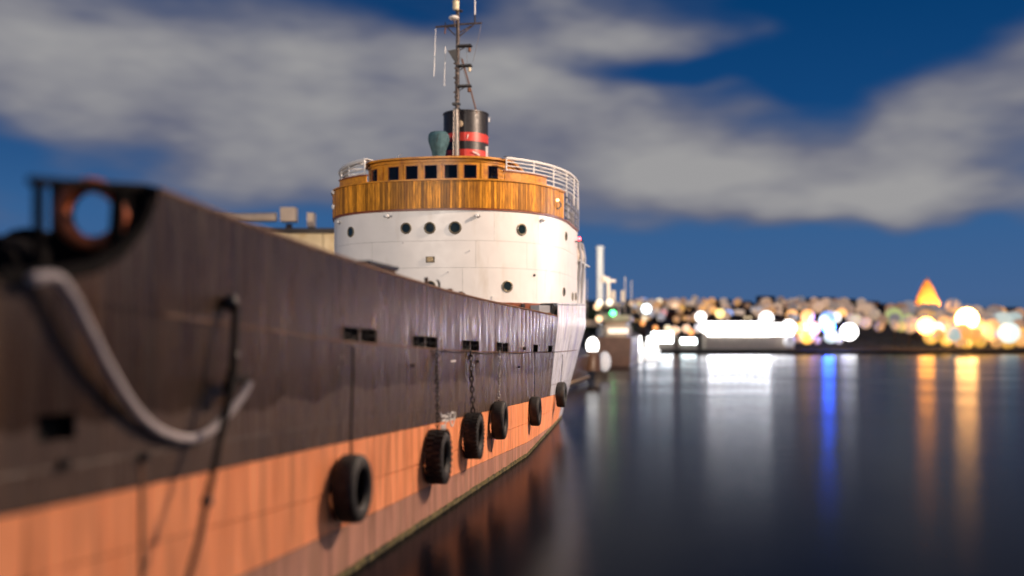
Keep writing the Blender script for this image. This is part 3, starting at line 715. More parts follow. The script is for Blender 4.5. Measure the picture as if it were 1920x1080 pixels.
p = mp(857,12,-.16); MB().lathe([(.001,-.24),(.12,-.22),(.15,-.12),(.15,.14),(.17,.16),(.13,.22),(.001,.24)], p, 'z', 16).build('masthead_lamp', mat('cream_lamp_housing', (.62,.53,.36), .45, var=.3, nscale=9), ship, True)
MB().box(mp(863,21), (.22,.22,.05)).build('lamp_tray', M_mast, ship)
for py, px2 in ((87,884),(124,884),(162,883)):
    MB().box(mp((861+px2)/2, py), ((px2-858)/mp_,.34,.07)).build('lamp_platform', M_black, ship)
    MB().tube([mp(860,py+9),mp(px2-8,py+1)], .02, 6).build('platform_strut', M_mast, ship)
    p = mp(px2-2.5, py+7); MB().lathe([(.001,-.13),(.06,-.11),(.075,-.02),(.06,.08),(.001,.1)], p, 'z', 12).build('mast_lamp', MATS['cream_lamp_housing'] if py == 124 else M_rust, ship, True)
mb = MB(); a = mp(845,97,-.3); b = mp(858,98,-.05); c_ = mp(858,122,-.05); d = mp(850,101,.3)
mb.add([mp(842,97,-.25), mp(859,95,-.25), mp(859,123,-.05), mp(854,117,-.05), mp(842,97,.25), mp(859,95,.25), mp(859,123,.05), mp(854,117,.05)], [(0,1,2,3),(4,7,6,5),(0,4,5,1),(1,5,6,2),(2,6,7,3),(3,7,4,0)]); mb.build('radar_reflector', M_black, ship)
MB().tube([mp(865,108,.2),mp(875,150,.5),mp(887,206,.95)], .035, 6).build('mast_stay', M_rust, ship)
MB().tube([mp(865,108,-.1),mp(880,165,-.2)], .012, 5).build('mast_wire', M_mast, ship)
MB().tube([mp(904,48),mp(898,76),mp(888,118)], .008, 4).build('signal_halyard', M_mast, ship)
MB().tube([mp(876,92),mp(877,122)], .008, 4).build('signal_halyard', M_mast, ship)
for a, b in (((816,52),(813,140)),((835,86),(833,160))): MB().tube([mp(*a),mp(*b)], .012, 4).build('wire_aerial', M_wpaint, ship)
MB().tube([mp(835,50),mp(834,62)], .03, 6).build('aerial_insulator', M_rust, ship)
MB().box(mp(856,195), (.34,.24,.10)).build('mast_step', M_black, ship); MB().box(mp(858,205), (.3,.3,.05)).build('mast_step', M_black, ship)
MB().tube([mp(857.5,206,-.14),mp(857.5,293,-.14)], .075, 8).build('conduit', M_steel, ship)
for dx in (-4.2, 4): MB().tube([mp(857+dx*.8,208,-.24),mp(857+dx*1.1,293,-.24)], .018, 5).build('ladder_rail', M_steel, ship)
for i in range(11): MB().tube([mp(853,212+i*7.6,-.24),mp(861,212+i*7.6,-.24)], .014, 5).build('ladder_rung', M_steel, ship)
for i in range(9): MB().box(mp(854+ (i%3)*1.4, 120+i*9, -.12), (.07,.1,.06)).build('cable_clamp', M_mast, ship)
# canvas-covered searchlight
cv = root('searchlight', mp(827,293,-.2)+Vector((0,-.3,0)), 'searchlight under a teal canvas cover on the bridge roof beside the funnel', 'searchlight')
p0 = mp(827,293,-.3)
mb = MB(); prof = [(.26,11.9),(.29,12.1),(.35,12.3),(.43,12.52),(.46,12.72),(.44,12.88),(.34,13.0),(.15,13.08),(.001,13.09)]
mb.lathe(prof, (p0.x, my_-.45, 0), 'z', 28)
mb.v = [(x+.035*math.sin(9*math.atan2(y-(my_-.45), x-p0.x)), y+.03*math.sin(z*9), z+.03*math.sin(5*math.atan2(y-my_, x-p0.x))) for x, y, z in mb.v]
mb.build('canvas_cover', M_canvas, cv, True)
MB().tube([(p0.x+.10,my_-.92,12.85),(p0.x+.02,my_-.88,12.5),(p0.x+.05,my_-.76,12.2)], .014, 5).build('cover_lashing', M_black, cv)
MB().lathe([(.14,11.0),(.14,12.0)], (p0.x, my_-.45, 0), 'z', 14).build('pedestal', M_wpaint, cv)
MB().tube([mp(739,292),mp(751,285)], .02, 5).build('roof_aerial', M_wpaint, ship)

# ------------------------------------------------------------------ deck gear seen above the bulwark
h1 = root('hatch_beam', (-6.3,15.2,3.05), 'pinkish steel beam lying behind the bulwark left of the bridge', 'beam')
p = hpos(665,491); MB().box((p.x-.45, p.y+.6, p.z+.0), (.35,2.4,.16)).build('beam_web', mat('pink_primer', (.34,.22,.19), .6, var=.2), h1)
MB().box((p.x-.45, p.y+.6, 3.9), (.2,.2,1.65)).build('beam_leg', M_rust, h1)
h2 = root('cable_reel_box', (-6.3,18.4,3.05), 'low black topped locker standing behind the bulwark before the bridge', 'locker')
p = hpos(700,500); MB().box((p.x-.5, p.y+1.1, p.z-.38), (.6,1.5,.9)).build('locker_body', M_rust, h2); MB().box((p.x-.5, p.y+1.1, p.z+.10), (.68,1.6,.06)).build('locker_lid', M_black, h2)

# ------------------------------------------------------------------ bow: fairlead frame, windlass, lifebuoy, hawser
def bp(px, py, out=0): p = hpos(px, py); return Vector((p.x+out, p.y, p.z))
M_matt = mat('matt_black_cover', (.008,.007,.007), .95, spec=.1)
fr = root('fairlead_frame', bp(180,515)+Vector((-.15,0,0)), 'black steel frame standing in the cut-down bulwark at the bow', 'frame')
MB().tube([bp(93,520,-.1), bp(93,338,-.1)], .045, 8).build('frame_post', M_matt, fr)
MB().tube([bp(78,338,-.1), bp(180,346,-.1), bp(292,352,-.1)], .04, 8).build('frame_rail', M_matt, fr)
MB().tube([bp(292,352,-.05), bp(287,385,-.05), bp(270,425,-.05), bp(230,473,-.05), bp(180,502,-.05), bp(110,516,-.05), bp(0,522,-.05)], .07, 8).build('cutout_rim', M_matt, fr, True)
for (a, b) in (((250,352),(243,455)),((262,352),(262,430))): MB().tube([bp(*a,-.15), bp(*b,-.15)], .06, 8).build('frame_stay', M_matt, fr)
m = MB(); nn = 64; V = []
outl = [(95,342),(288,354),(283,385),(266,420),(228,468),(178,497),(110,512),(95,514)]
for i in range(nn):
    t = 2*math.pi*i/nn; ca, sa = math.cos(t), math.sin(t); best = 1e9
    for (ax, ay), (bx, by) in zip(outl, outl[1:]+outl[:1]):
        ex, ey = bx-ax, by-ay; den = ca*ey-sa*ex
        if abs(den) < 1e-6: continue
        k = ((ax-172)*ey-(ay-402)*ex)/den; u = ((ax-172)*sa-(ay-402)*ca)/den
        if k > 0 and -1e-6 <= u <= 1+1e-6: best = min(best, k)
    V += [W(172+44*ca, 402+45*sa, 9.6), W(172+best*ca, 402+best*sa, 9.6)]
V += [v+Vector((.02,.06,0)) for v in V]; N2 = 2*nn
m.add(V, [(2*i, 2*i+1, (2*i+3)%N2, (2*i+2)%N2) for i in range(nn)]+[(N2+2*i, N2+(2*i+2)%N2, N2+(2*i+3)%N2, N2+2*i+1) for i in range(nn)]+[(2*i, (2*i+2)%N2, N2+(2*i+2)%N2, N2+2*i) for i in range(nn)])
m.build('frame_panel', mat('matt_black_cover', (.008,.007,.007), .95, spec=.1), fr)
lb = root('lifebuoy', bp(173,400,-.12), 'round orange lifebuoy hanging in the black bow frame', 'lifebuoy')
p = W(172,402,9.3)
mb = MB(); n1, n2 = 40, 12; R_, r_ = .262, .068; vs = []
nrm = Vector((.55,-.83,0)).normalized(); ta = Vector((-nrm.y, nrm.x, 0))
for i in range(n1):
    t = 2*math.pi*i/n1
    for j in range(n2):
        s = 2*math.pi*j/n2; rr = R_+r_*math.cos(s); vs.append(p+ta*rr*math.cos(t)+Vector((0,0,rr*math.sin(t)*1.05))+nrm*r_*math.sin(s))
mb.add(vs, [(i*n2+j, ((i+1)%n1)*n2+j, ((i+1)%n1)*n2+(j+1)%n2, i*n2+(j+1)%n2) for i in range(n1) for j in range(n2)]); mb.build('ring', M_orangering, lb, True)
for a in (45,135,225,315):
    t = math.radians(a); c0 = p+ta*R_*math.cos(t)+Vector((0,0,R_*math.sin(t)*1.05)); d = (-ta*math.sin(t)+Vector((0,0,math.cos(t))))*.028
    MB().tube([c0-d, c0+d], .062, 10).build('reflective_band', M_ringwhite, lb)
MB().tube([bp(173,335,-.2), p+Vector((0,0,R_))], .012, 5).build('hanging_cord', M_drope, lb)
# dark covered windlass behind the low part of the bulwark
wl = root('anchor_windlass', (-7.0,8.3,3.05), 'black covered anchor windlass on the bow deck behind the cut-down bulwark', 'windlass')
for a, (px0, px1, y0_) in enumerate(((-60,60,432),(40,110,425),(100,205,470))):
    q0, q1_ = hpos(px0, y0_), hpos(px1, y0_); k = 1.28
    A, B = Vector((q0.x*k, q0.y*k, 0)), Vector((q1_.x*k, q1_.y*k, 0)); zt = CAMZ+(640-y0_)/FP*(-A.x*SN+A.y*CS)
    cx, cy = (A+B).xy/2; L_ = (B-A).length
    MB().lathe([(.001,-L_/2),(.42,-L_/2),(.5,-L_/2+.06),(.5,L_/2-.06),(.42,L_/2),(.001,L_/2)], (cx, cy, zt-.5), 'y', 20).build('drum_cover', mat('matt_black_cover', (.008,.007,.007), .95, spec=.1), wl, True)
    MB().box((cx, cy, (zt-.5+3.0)/2), (.5,L_*.8,max(.1, zt-.5-3.0))).build('windlass_base', MATS['matt_black_cover'], wl)
# thick hawser
hw_pts = [(38,524),(60,519),(84,524),(108,560),(128,600),(150,640),(172,678),(195,712),(222,748),(250,779),(275,799),(300,812),(325,820),(350,822),(375,812),(400,790),(420,765),(436,740),(446,716)]
hp_ = [bp(x, y, .10+.05*math.sin(i*.4)) for i, (x, y) in enumerate(hw_pts)]
def smooth_path(P, m=6):
    out = []
    for i in range(len(P)-1):
        p0_, p1, p2, p3 = P[max(i-1,0)], P[i], P[i+1], P[min(i+2,len(P)-1)]
        for k in range(m):
            t = k/m; out.append(.5*((2*p1)+(-p0_+p2)*t+(2*p0_-5*p1+4*p2-p3)*t*t+(-p0_+3*p1-3*p2+p3)*t**3))
    return out+[P[-1]]
hs_ = smooth_path(hp_, 8)
hr = root('hawser', hp_[0], 'thick pale mooring hawser drooping in a loop down the bow plating', 'rope')
mb = MB()
core = []
for s in range(3):
    pts = []; acc = 0
    for i, p in enumerate(hs_):
        if i: acc += (p-hs_[i-1]).length
        d = (hs_[min(i+1,len(hs_)-1)]-hs_[max(i-1,0)]).normalized(); a = d.cross(Vector((1,0,0))).normalized(); b = a.cross(d)
        t = acc*26+s*2*math.pi/3; pts.append(p+(a*math.cos(t)+b*math.sin(t))*.019)
    o = MB().tube(pts, .031, 8).build('rope_strand', M_rope, hr, True)
# black strap with shackle down the side
sp_ = root('mooring_strap', bp(420,570,.08), 'black strap with shackle hanging from a knob on the bow plating', 'strap')
MB().tube([bp(420,572,.14),bp(405,680,.2),bp(385,765,.25),bp(366,822,.28)], .042, 8).build('upper_strap', M_drope, sp_, True)
MB().tube([bp(366,822,.28),bp(350,880,.30),bp(333,935,.32)], .036, 8).build('upper_strap', M_drope, sp_, True)
MB().tube([bp(333,935,.32),bp(310,1010,.36),bp(270,1120,.4),bp(250,1180,.42)], .032, 8).build('lower_strap', mat('reddish_brown_rope', (.045,.02,.015), .8), sp_, True)
MB().ball(bp(420,568,.08), .085, 12, (1,1,1.25)).build('knob', M_black, sp_, True)
MB().ball(bp(333,938,.32), .06, 10).build('shackle', M_black, sp_, True)
mb = MB(); mb.ball(bp(405,725,.16), .10, 10, (.7,.9,1.1)); mb.tube([bp(405,700,.16),bp(420,712,.14),bp(446,712,.12)], .045, 7); mb.build('rope_lashing', M_drope, sp_, True)
MB().tube([bp(436,655,.05),bp(434,712,.06)], .012, 5).build('lashing_line', M_drope, sp_)
MB().ball(bp(436,665,.05), .032, 8).build('lashing_eye', M_steel, sp_)

# ------------------------------------------------------------------ tyre fenders with their chains
def tyre_profile(R, w, hole):
    return [(hole,-w*.30),(hole+.02,-w*.42),(R*.72,-w*.52),(R*.90,-w*.49),(R*.975,-w*.40),(R,-w*.22),(R,w*.22),(R*.975,w*.40),(R*.90,w*.49),(R*.72,w*.52),(hole+.02,w*.42),(hole,w*.30),(hole+.05,w*.22),(R*.80,w*.34),(R*.88,0),(R*.80,-w*.34),(hole+.05,-w*.22)]
def tyre(loc, R, w, hole, lugs, lugh, label, tilt=0):
    t = root('tyre_fender', loc, label, 'tyre', 'tyre fenders hung along the hull')
    t.rotation_euler = (0, 0, tilt); OFF[t.name] = Vector()
    MB().lathe(tyre_profile(R, w, hole), (0,0,0), 'x', 56, True).build('tyre_carcass', M_rubber, t, True)
    MB().lathe([(hole+.045,w*.47),(hole+.06,w*.50),(hole+.08,w*.49),(hole+.06,w*.45)], (0,0,0), 'x', 48, True).build('bead_ring', M_rubber, t, True)
    if lugs:
        first = None
        for i in range(lugs):
            for sd in (-1, 1):
                a = 2*math.pi*(i+.5*(sd>0))/lugs; 
                m = MB(); hwid = math.pi*R/lugs*.52
                if first is None:
                    m.box((0,0,0), (w*.44, hwid*2, lugh*1.9)); first = m.build('tread_lug', M_rubber, t); o = first
                else: o = first.copy(); COL.objects.link(o); o.parent = t
                o.location = (sd*w*.27, -math.sin(a)*(R+lugh*.25), math.cos(a)*(R+lugh*.25)); o.rotation_euler = (a, 0, .0)
    return t
spec = [((660,916),.5,.34,.27,0,0,'large smooth tyre fender hanging lowest and nearest on the orange hull'),
        ((823,856),.49,.33,.26,26,.035,'knobbly tractor tyre fender hanging beside the white load line mark'),
        ((889,817),.50,.32,.27,34,.018,'tyre fender with fine tread hanging from the heavy link chain'),
        ((937,788),.49,.32,.25,0,0,'smooth tyre fender hanging just left of the thin wire hung tyre'),
        ((1004,771),.46,.30,.24,0,0,'small narrow looking tyre fender second from the glare-white stern quarter'),
        ((1053,740),.50,.34,.25,0,0,'tyre fender hanging at the glare-white stern quarter, last along the hull')]
anch = [(658,650),(816,656),(880,657),(935,659),(1002,659),(1050,690)]
link = None
def u_link():
    pts = []
    for i in range(17):
        t = 2*math.pi*i/16; pts.append((0, .026*math.cos(t)*1.0, .048*math.sin(t)))
    return MB().tube(pts, .0105, 6, cap=False)
for i, ((px, py), R, w_, hole, lg, lh, lab) in enumerate(spec):
    p = hpos(px, py); Yc = p.y-.2 if i < 5 else 40.4; zc = p.z
    if i == 5: zc = 1.45
    Xc = max(HX(Yc+dy, zc+dz_) for dy in (-.4,0,.4) for dz_ in (-.4,0,.4))+w_*.5+.03
    # keep its picture position: slide along the hull until it projects where it hangs in the photo
    best = min((abs(proj(Xc, Yc+d, zc)[0]-px), Yc+d) for d in np.arange(-3, 3, .05)); Yc = best[1]
    Zc = -Xc*SN+Yc*CS; zc = CAMZ+(640-py)/FP*Zc
    t = tyre((Xc, Yc, zc), R, w_, hole, lg, lh, lab, rng.uniform(-.05,.05))
    ax, ay = anch[i]; A = hpos(ax, ay); 
    if i == 5: A = Vector((HX(Yc,3.0)+.02, Yc, 3.0))
    A.x = HX(A.y, A.z)+.03; top = Vector((Xc-.02, Yc, zc+R+.01))
    if i in (1, 2, 3):
        nm = {1:'dark chain and wire hanging from the freeing port to the knobbly tyre',2:'heavy rusty link chain hanging from the freeing port to the fine treaded tyre',3:'bright worn chain hanging to the tyre fourth along the hull'}[i]
        ch = root('chain', A, nm, 'chain', 'chains holding the tyre fenders'); OFF[ch.name] = Vector(A)
        L_ = (top-A).length; n_ = int(L_/.085); sc_ = 1.35 if i == 2 else 1.0; n_ = int(n_/sc_)
        base = None
        for k in range(n_):
            f_ = (k+.5)/n_; P = A.lerp(top, f_); P.x = max(P.x, HX(P.y, P.z)+.03)
            if base is None:
                m = u_link(); base = m.build('link', M_chain if i != 3 else M_steel, None, True); o = base; o.parent = ch
            else: o = base.copy(); COL.objects.link(o); o.parent = ch
            o.location = P-A; o.rotation_euler = (0, 0, math.radians(20+90*(k % 2)+rng.uniform(-12,12))); o.scale = (sc_*1.15,)*3
        MB().tube([top+Vector((0,0,.02)), top-Vector((0,0,.14))], .02, 6).build('tyre_loop', M_chain, ch)
    else:
        ch = MB(); mid = A.lerp(top, .5); mid.x = max(mid.x, HX(mid.y, mid.z)+.03)
        ch.tube(smooth_path([A, A.lerp(top,.25)+Vector((.01,0,0)), mid, top, top-Vector((0,0,.15))], 4), .014 if i else .017, 6)
        o = ch.build('rope', M_drope); tag(o, {0:'thin dark rope holding the nearest smooth tyre',4:'thin wire holding the small tyre before the stern',5:'short rope holding the last tyre at the stern'}[i], 'rope', 'ropes holding the tyre fenders')
# slack line strung below the freeing ports
P = [hpos(816,656), hpos(850,661), hpos(882,660), hpos(908,664), hpos(936,661), hpos(970,663), hpos(1002,660), hpos(1044,660)]
m = MB(); m.tube(smooth_path([Vector((p.x+.035, p.y, p.z)) for p in P], 6), .011, 5); tag(m.build('strung_rope', M_drope), 'thin slack rope strung along the hull under the freeing ports', 'rope')

# ------------------------------------------------------------------ shed across the quay, left of the bridge
wh_ = root('quay_shed', W(560,640,88)*1.0, 'cream walled quayside shed with rooftop vents left of the bridge', 'building')
wh_.location.z = 1.8; OFF[wh_.name] = wh_.location.copy()
a0, a1 = (300-960)/FP*88, (668-960)/FP*88
n_ = 6
for i in range(n_):
    b0, b1 = a0+(a1-a0)*i/n_, a0+(a1-a0)*(i+1)/n_
    A, B = gp(b0+.04, 88, 0), gp(b1-.04, 88, 0); c0 = (A+B)/2
    MB().box((c0.x, c0.y, 7.4), ((B-A).length, .4, 11.2), TH).build('wall_panel', M_beige, wh_)
c0 = gp((a0+a1)/2, 92, 0); MB().box((c0.x, c0.y, 7.3), (a1-a0-.2, 7.4, 10.9), TH).build('shed_body', M_beige, wh_)
c0 = gp((a0+a1)/2, 92, 0); MB().box((c0.x, c0.y, 13.25), (a1-a0+.4, 9.2, .4), TH).build('shed_roof', M_roof, wh_)
for px0, px1, y0_, y1_, nm in ((528,556,390,416,'roof_vent'),(578,590,400,426,'roof_vent')):
    A = W((px0+px1)/2, (y0_+y1_)/2, 90); MB().box(A, ((px1-px0)/FP*90, 1.2, (y1_-y0_)/FP*90), TH).build(nm, M_cream, wh_)
    MB().box((A.x, A.y, 13.5), (.5,.5,1.2), TH).build('vent_stem', M_roof, wh_)
A, B = W(400,409,90), W(518,407,90); MB().tube([A, B], .42, 12).build('roof_duct', M_cream, wh_, True)
lpp = lamp('POINT', 'shed_lamp', gp((600-960)/FP*84, 80, 10.5), 1900, (1,.80,.60), shadow_soft_size=.3)

# ------------------------------------------------------------------ moored boats beyond the stern
def boat_hull(mb, cx, y0, y1, beam, zt, flare=.25, bow='far', n=18):
    vs = []; nk = 5
    for i in range(n+1):
        t = i/n; s = t if bow == 'far' else 1-t
        wdt = beam/2*(1 if s < .55 else max(.02, 1-((s-.55)/.45)**2.2)); y = y0+(y1-y0)*t; zz = zt+ (s**3)*zt*.35
        for k in range(nk):
            f_ = k/(nk-1); z = -.4+(zz+.4)*f_; w_ = wdt*(1-flare*(1-f_)**1.5)
            vs += [(cx+w_, y, z), (cx-w_, y, z)]
    fs = []
    for i in range(n):
        for k in range(nk-1):
            for sd in (0, 1):
                a = (i*nk+k)*2+sd; b = ((i+1)*nk+k)*2+sd; fs.append((a, b, b+2, a+2))
        a = (i*nk+nk-1)*2; b = ((i+1)*nk+nk-1)*2; fs.append((a, b, b+1, a+1))
    for i in (0, n):
        for k in range(nk-1): a = (i*nk+k)*2; fs.append((a, a+2, a+3, a+1))
    mb.add(vs, fs); return mb
WB = glow('glowing_white_cabin', (1,.97,.92), 5)
b1 = root('workboat', (-11.8,78,0), 'dark hulled workboat moored directly behind the ship stern', 'boat')
boat_hull(MB(), -11.8, 62, 98, 5.4, 2.2).build('hull', M_bhull, b1, True)
MB().tube([(-9.05,y,.55) for y in range(62, 84, 2)], .14, 6).build('rubbing_strake', mat('tan_strake', (.3,.2,.11), .6), b1)
p = W(1111,648,84); MB().ball((p.x, p.y, p.z), .55, 14, (1,1,1.35)).build('deck_lamp', glow('bright_deck_lamp', (1,.98,.9), 5), b1, True)
p = W(1111,672,84); MB().lathe([(.7,1.0),(.65,2.3),(.4,2.7),(.001,2.8)], (p.x, p.y, 0), 'z', 14).build('deck_drum', M_bhull, b1, True)
p = W(1134,678,92); MB().ball((p.x, p.y, p.z), .6, 12, (1,1,1.6)).build('white_fender', mat('glowing_fender_skin', (.8,.8,.82), .5, emit=(1,.95,.95), estr=.35), b1, True)  # the fender's faint glow stands in for light falling on it
MB().tube([(-11.8,75,2),(-11.8,75,7.6)], .12, 8).build('mast', M_cream, b1)
b2 = root('ferry_boat', (-12.0,148,0), 'brown hulled ferry with stepped cream deckhouse and crossed mast', 'boat')
boat_hull(MB(), -12.1, 140, 172, 5.2, 4.1, flare=.10, bow='far').build('hull', M_bhull2, b2, True)
for (x0_, x1_, ya, yb, Z_, nm) in ((1142,1182,603,638,149,'lower_deckhouse'),(1126,1188,591,602,147,'boat_deck'),(1132,1162,573,592,150,'upper_deckhouse'),(1128,1168,568,573,149,'bridge_roof'),(1100,1128,600,612,150,'cargo_boom_house')):
    A = W((x0_+x1_)/2, (ya+yb)/2, Z_); MB().box((A.x-.5, A.y+3, A.z), ((x1_-x0_)/FP*Z_, 9, (yb-ya)/FP*Z_)).build(nm, M_cream, b2)
for i in range(9):
    A = W(1134+i*3.4, 580, 143.6); MB().box((A.x-.5, A.y+2, A.z), (.42,.2,.55)).build('wheelhouse_pane', M_glass, b2)
for i in range(10):
    A = W(1130+i*6, 612, 142); MB().tube([(A.x, A.y, A.z-1.2),(A.x, A.y, A.z)], .05, 5).build('rail_post', M_wpaint, b2)
for zz in (0,-.4,-.8):
    A, B = W(1130,612,142), W(1186,612,142); MB().tube([A+Vector((0,0,zz)), B+Vector((0,0,zz))], .04, 5).build('rail', M_wpaint, b2)
for px in (1150,1168): 
    A, B = W(px,566,152), W(px,545,152); MB().tube([A, B], .35, 8).build('exhaust_stack', M_cream, b2)
for px in (1100,1172,1184):
    MB().tube([W(px,600,150), W(px,500+abs(px-1140)*.6,150)], .05, 5).build('thin_mast', M_cream, b2)
for i in range(5):
    A = W(1146+i*8, 620, 143.6); o = MB().box((A.x-.4, A.y+2.4, A.z), (.55,.15,.8)).build('cabin_window', glow('warm_window_light', (1,.78,.58), 2.5), b2)
A, B = W(1141,572,149), W(1140,520,149); MB().tube([A, B], .42, 8, r2=.25).build('mast', M_cream, b2)
MB().tube([W(1126,527,149), W(1154,527,149)], .22, 8).build('mast_yard', M_cream, b2)
MB().ball(W(1132,522,149), .5, 10).build('radar_dome', M_cream, b2)
MB().ball(W(1149,587,143), .42, 12).build('green_light', glow('green_side_light', (.05,1,.25), 7), b2)
for (px, py, c_) in ((1123,598,'tan'),(1124,568,'w'),(1143,567,'w'),(1120,575,'tan')):
    MB().ball(W(px, py, 143), .5, 10).build('deck_light', glow('warm_boat_light' if c_ == 'tan' else 'cream_boat_light', (1,.6,.3) if c_ == 'tan' else (1,.85,.65), 2.0), b2)
for (px, py, Z_, e_, c_) in ((1160,560,132,5200,(1,.74,.52)),(1122,520,150,7000,(1,.9,.78)),(1105,640,68,700,(1,.75,.5))):
    bl = lamp('SPOT', 'berth_fill_light', W(px, py, Z_)+Vector((5,-9,3)), e_*(1.3 if Z_ > 100 else 9), c_, shadow_soft_size=.4, spot_size=math.radians(80), spot_blend=.5); aim(bl, W(px-8, py+10, Z_+16))  # added fill spots, unseen, that brighten the moored boats and the column
bl = lamp('SPOT', 'tower_lamp', W(1140,480,157), 13000, (1,.93,.85), shadow_soft_size=.3, spot_size=math.radians(50), spot_blend=.6); aim(bl, W(1125,510,175))
tw = root('light_tower', W(1125,600,175), 'tall white column standing on the pier behind the ferry mast', 'tower'); tw.location.z = 1.8; OFF[tw.name] = tw.location.copy()
A = W(1125,465,175); MB().tube([(A.x, A.y, 1.8), (A.x, A.y, A.z)], .62, 14).build('column', mat('floodlit_white_column', (.75,.72,.66), .6), tw, True)
MB().lathe([(.75,-.1),(.75,.25),(.5,.4),(.001,.45)], A, 'z', 14).build('column_cap', M_wpaint, tw)
for i, (px, py, hpx, lab) in enumerate(((1194,632,44,'white motor yacht brightly lit, berthed right of the ferry'),(1222,632,34,'second white lit yacht, between the first yacht and the white waterfront hall'))):
    Z_ = 168+i*20; A = W(px, 640, Z_); r_ = root('motor_yacht', (A.x, A.y, 0), lab, 'boat', 'white yachts off the pier')
    hw_ = 1.4+.35*i
    boat_hull(MB(), A.x, A.y-4, A.y+7, hw_*1.7, 1.7, bow='far').build('hull', mat('glowing_white_hull', (.8,.8,.8), .4, emit=(1,.96,.93), estr=1.2), r_, True)  # hull emission stands in for the strong light on the yacht
    MB().box((A.x, A.y, 2.6), (hw_*1.1, 5, 1.8)).build('cabin', glow('glowing_white_cabin', (1,.97,.92), 5), r_)  # cabin and flybridge glow all over in place of light falling on them
    MB().box((A.x, A.y, 3.9), (hw_*.9, 3, 1.0)).build('flybridge', glow('glowing_white_cabin', (1,.97,.92), 5), r_)

# ------------------------------------------------------------------ waterfront halls across the water
def hall(px0, px1, y0_, y1_, Z, n_, col, s, label, base_py=655, bandcol=None):
    A = W((px0+px1)/2, 640, Z); r_ = root('waterfront_hall', (A.x, A.y, 1.3), label, 'building', 'lit halls on the far waterfront')
    a0, a1 = (px0-960)/FP*Z, (px1-960)/FP*Z; z1 = CAMZ+(640-y0_)/FP*Z; z0 = CAMZ+(640-y1_)/FP*Z
    c0 = gp((a0+a1)/2, Z+4, 0); MB().box((c0.x, c0.y, (1.2+z1)/2), (a1-a0+.6, 7.6, z1-1.2), TH).build('hall_body', M_cream, r_)
    MB().box((c0.x, c0.y, z1+.25), (a1-a0+1.6, 9.4, .5), TH).build('flat_roof', mat('hall_roof_edge', (.35,.27,.22), .7), r_)
    for i in range(n_):
        b0, b1 = a0+(a1-a0)*i/n_, a0+(a1-a0)*(i+1)/n_; c1 = gp((b0+b1)/2, Z+.1, 0)
        wf = MB().box((c1.x, c1.y+.06, (z0+z1)/2), (b1-b0-.05, .12, z1-z0), TH).build('window', M_greybox, r_)
        c2 = gp((b0+b1)/2, Z-.02, 0); MB().box((c2.x, c2.y, (z0+z1)/2), (b1-b0-.35, .1, z1-z0-.3), TH).build('pane', glow('hall_glass_%d' % int(s*10), col, s), wf)
    return r_
hall(1326,1446,604,630,289,8,(1,.98,.96),30,'long low white hall, the brightest building on the far waterfront')
hall(1447,1488,606,630,290,3,(1,.97,.95),9,'dimmer white annexe joined to the right end of the long white hall')
hall(1222,1262,622,643,288,4,(.95,1,.98),20,'short white lit hall just right of the moored yachts')
hall(1276,1306,634,645,287,3,(.85,1,.96),24,'small greenish white kiosk left of the long white hall')

# ------------------------------------------------------------------ town houses on the hill
hr_ = random.Random(5)
rows_ = [(305,24),(345,22),(395,22),(450,20),(510,20)]
def ordinal(n):
    w_ = ['first','second','third','fourth','fifth','sixth','seventh','eighth','ninth','tenth','eleventh','twelfth','thirteenth','fourteenth','fifteenth','sixteenth','seventeenth','eighteenth','nineteenth','twentieth']
    return w_[n] if n < 20 else w_[19-19]+' beyond'
rown = ['waterfront row','second row above the water','middle row of the hill','fourth row of the hill','hilltop row']
wcol = [glow('window_amber', (1,.50,.14), .8), glow('window_cream', (1,.75,.45), 1.4)]
tone = ['brown','tan','grey','reddish']
tmat = [mat('house_wall_brown', (.07,.045,.035), .8, obrand=.3), mat('house_wall_tan', (.11,.08,.055), .8, obrand=.3), mat('house_wall_grey', (.06,.06,.065), .8, obrand=.3), mat('house_wall_reddish', (.10,.04,.025), .8, obrand=.3)]
for ri, (Z0, cnt) in enumerate(rows_):
    for k in range(cnt):
        px = 1175+ (1960-1175)*(k+.5)/cnt+hr_.uniform(-6,6)
        if ri == 0 and px > 1205: continue
        if 1600 < px < 1710 and ri < 3: continue
        Z = Z0+hr_.uniform(-5,8); a = (px-960)/FP*Z; g0 = ground(a, Z); w_, d_, h_ = hr_.uniform(5,9)*Z/420, hr_.uniform(5,8), hr_.uniform(3.2,6.0)*(1 if ri < 4 else .8)
        ti = hr_.randrange(4); c0 = gp(a, Z, g0)
        num = ordinal(min(k, 19)) if k < 20 else ordinal(k-20)
        side = 'from the ship' if k < 20 else 'past the tower'
        r_ = root('town_house', c0, '%s house, %s %s in the %s' % (tone[ti], num, side, rown[ri]), 'house', 'houses on the far hillside')
        MB().box((c0.x, c0.y, g0+h_/2-.5), (w_, d_, h_+1), TH).build('wall', tmat[ti], r_)
        hw2, hd = w_/2+.3, d_/2+.3; V = []
        for (i_, j_, z_) in ((-1,-1,0),(1,-1,0),(1,1,0),(-1,1,0),(-1,0,1),(1,0,1)):
            a_, b_ = i_*hw2, j_*hd; V.append((c0.x+a_*CS-b_*SN, c0.y+a_*SN+b_*CS, g0+h_+z_*hr_.uniform(1.4,1.6)))
        MB().add(V, [(0,1,5,4),(2,3,4,5),(0,4,3),(1,2,5),(0,3,2,1)]).build('roof', M_roof, r_)
        for q in range(3):
            if hr_.random() < .45: continue
            c2 = gp(a+(q-1)*w_*.29, Z-d_/2-.05, 0); MB().box((c2.x, c2.y, g0+h_*.55), (w_*.14,.1,h_*.25), TH).build('window', wcol[hr_.randrange(2)], r_)
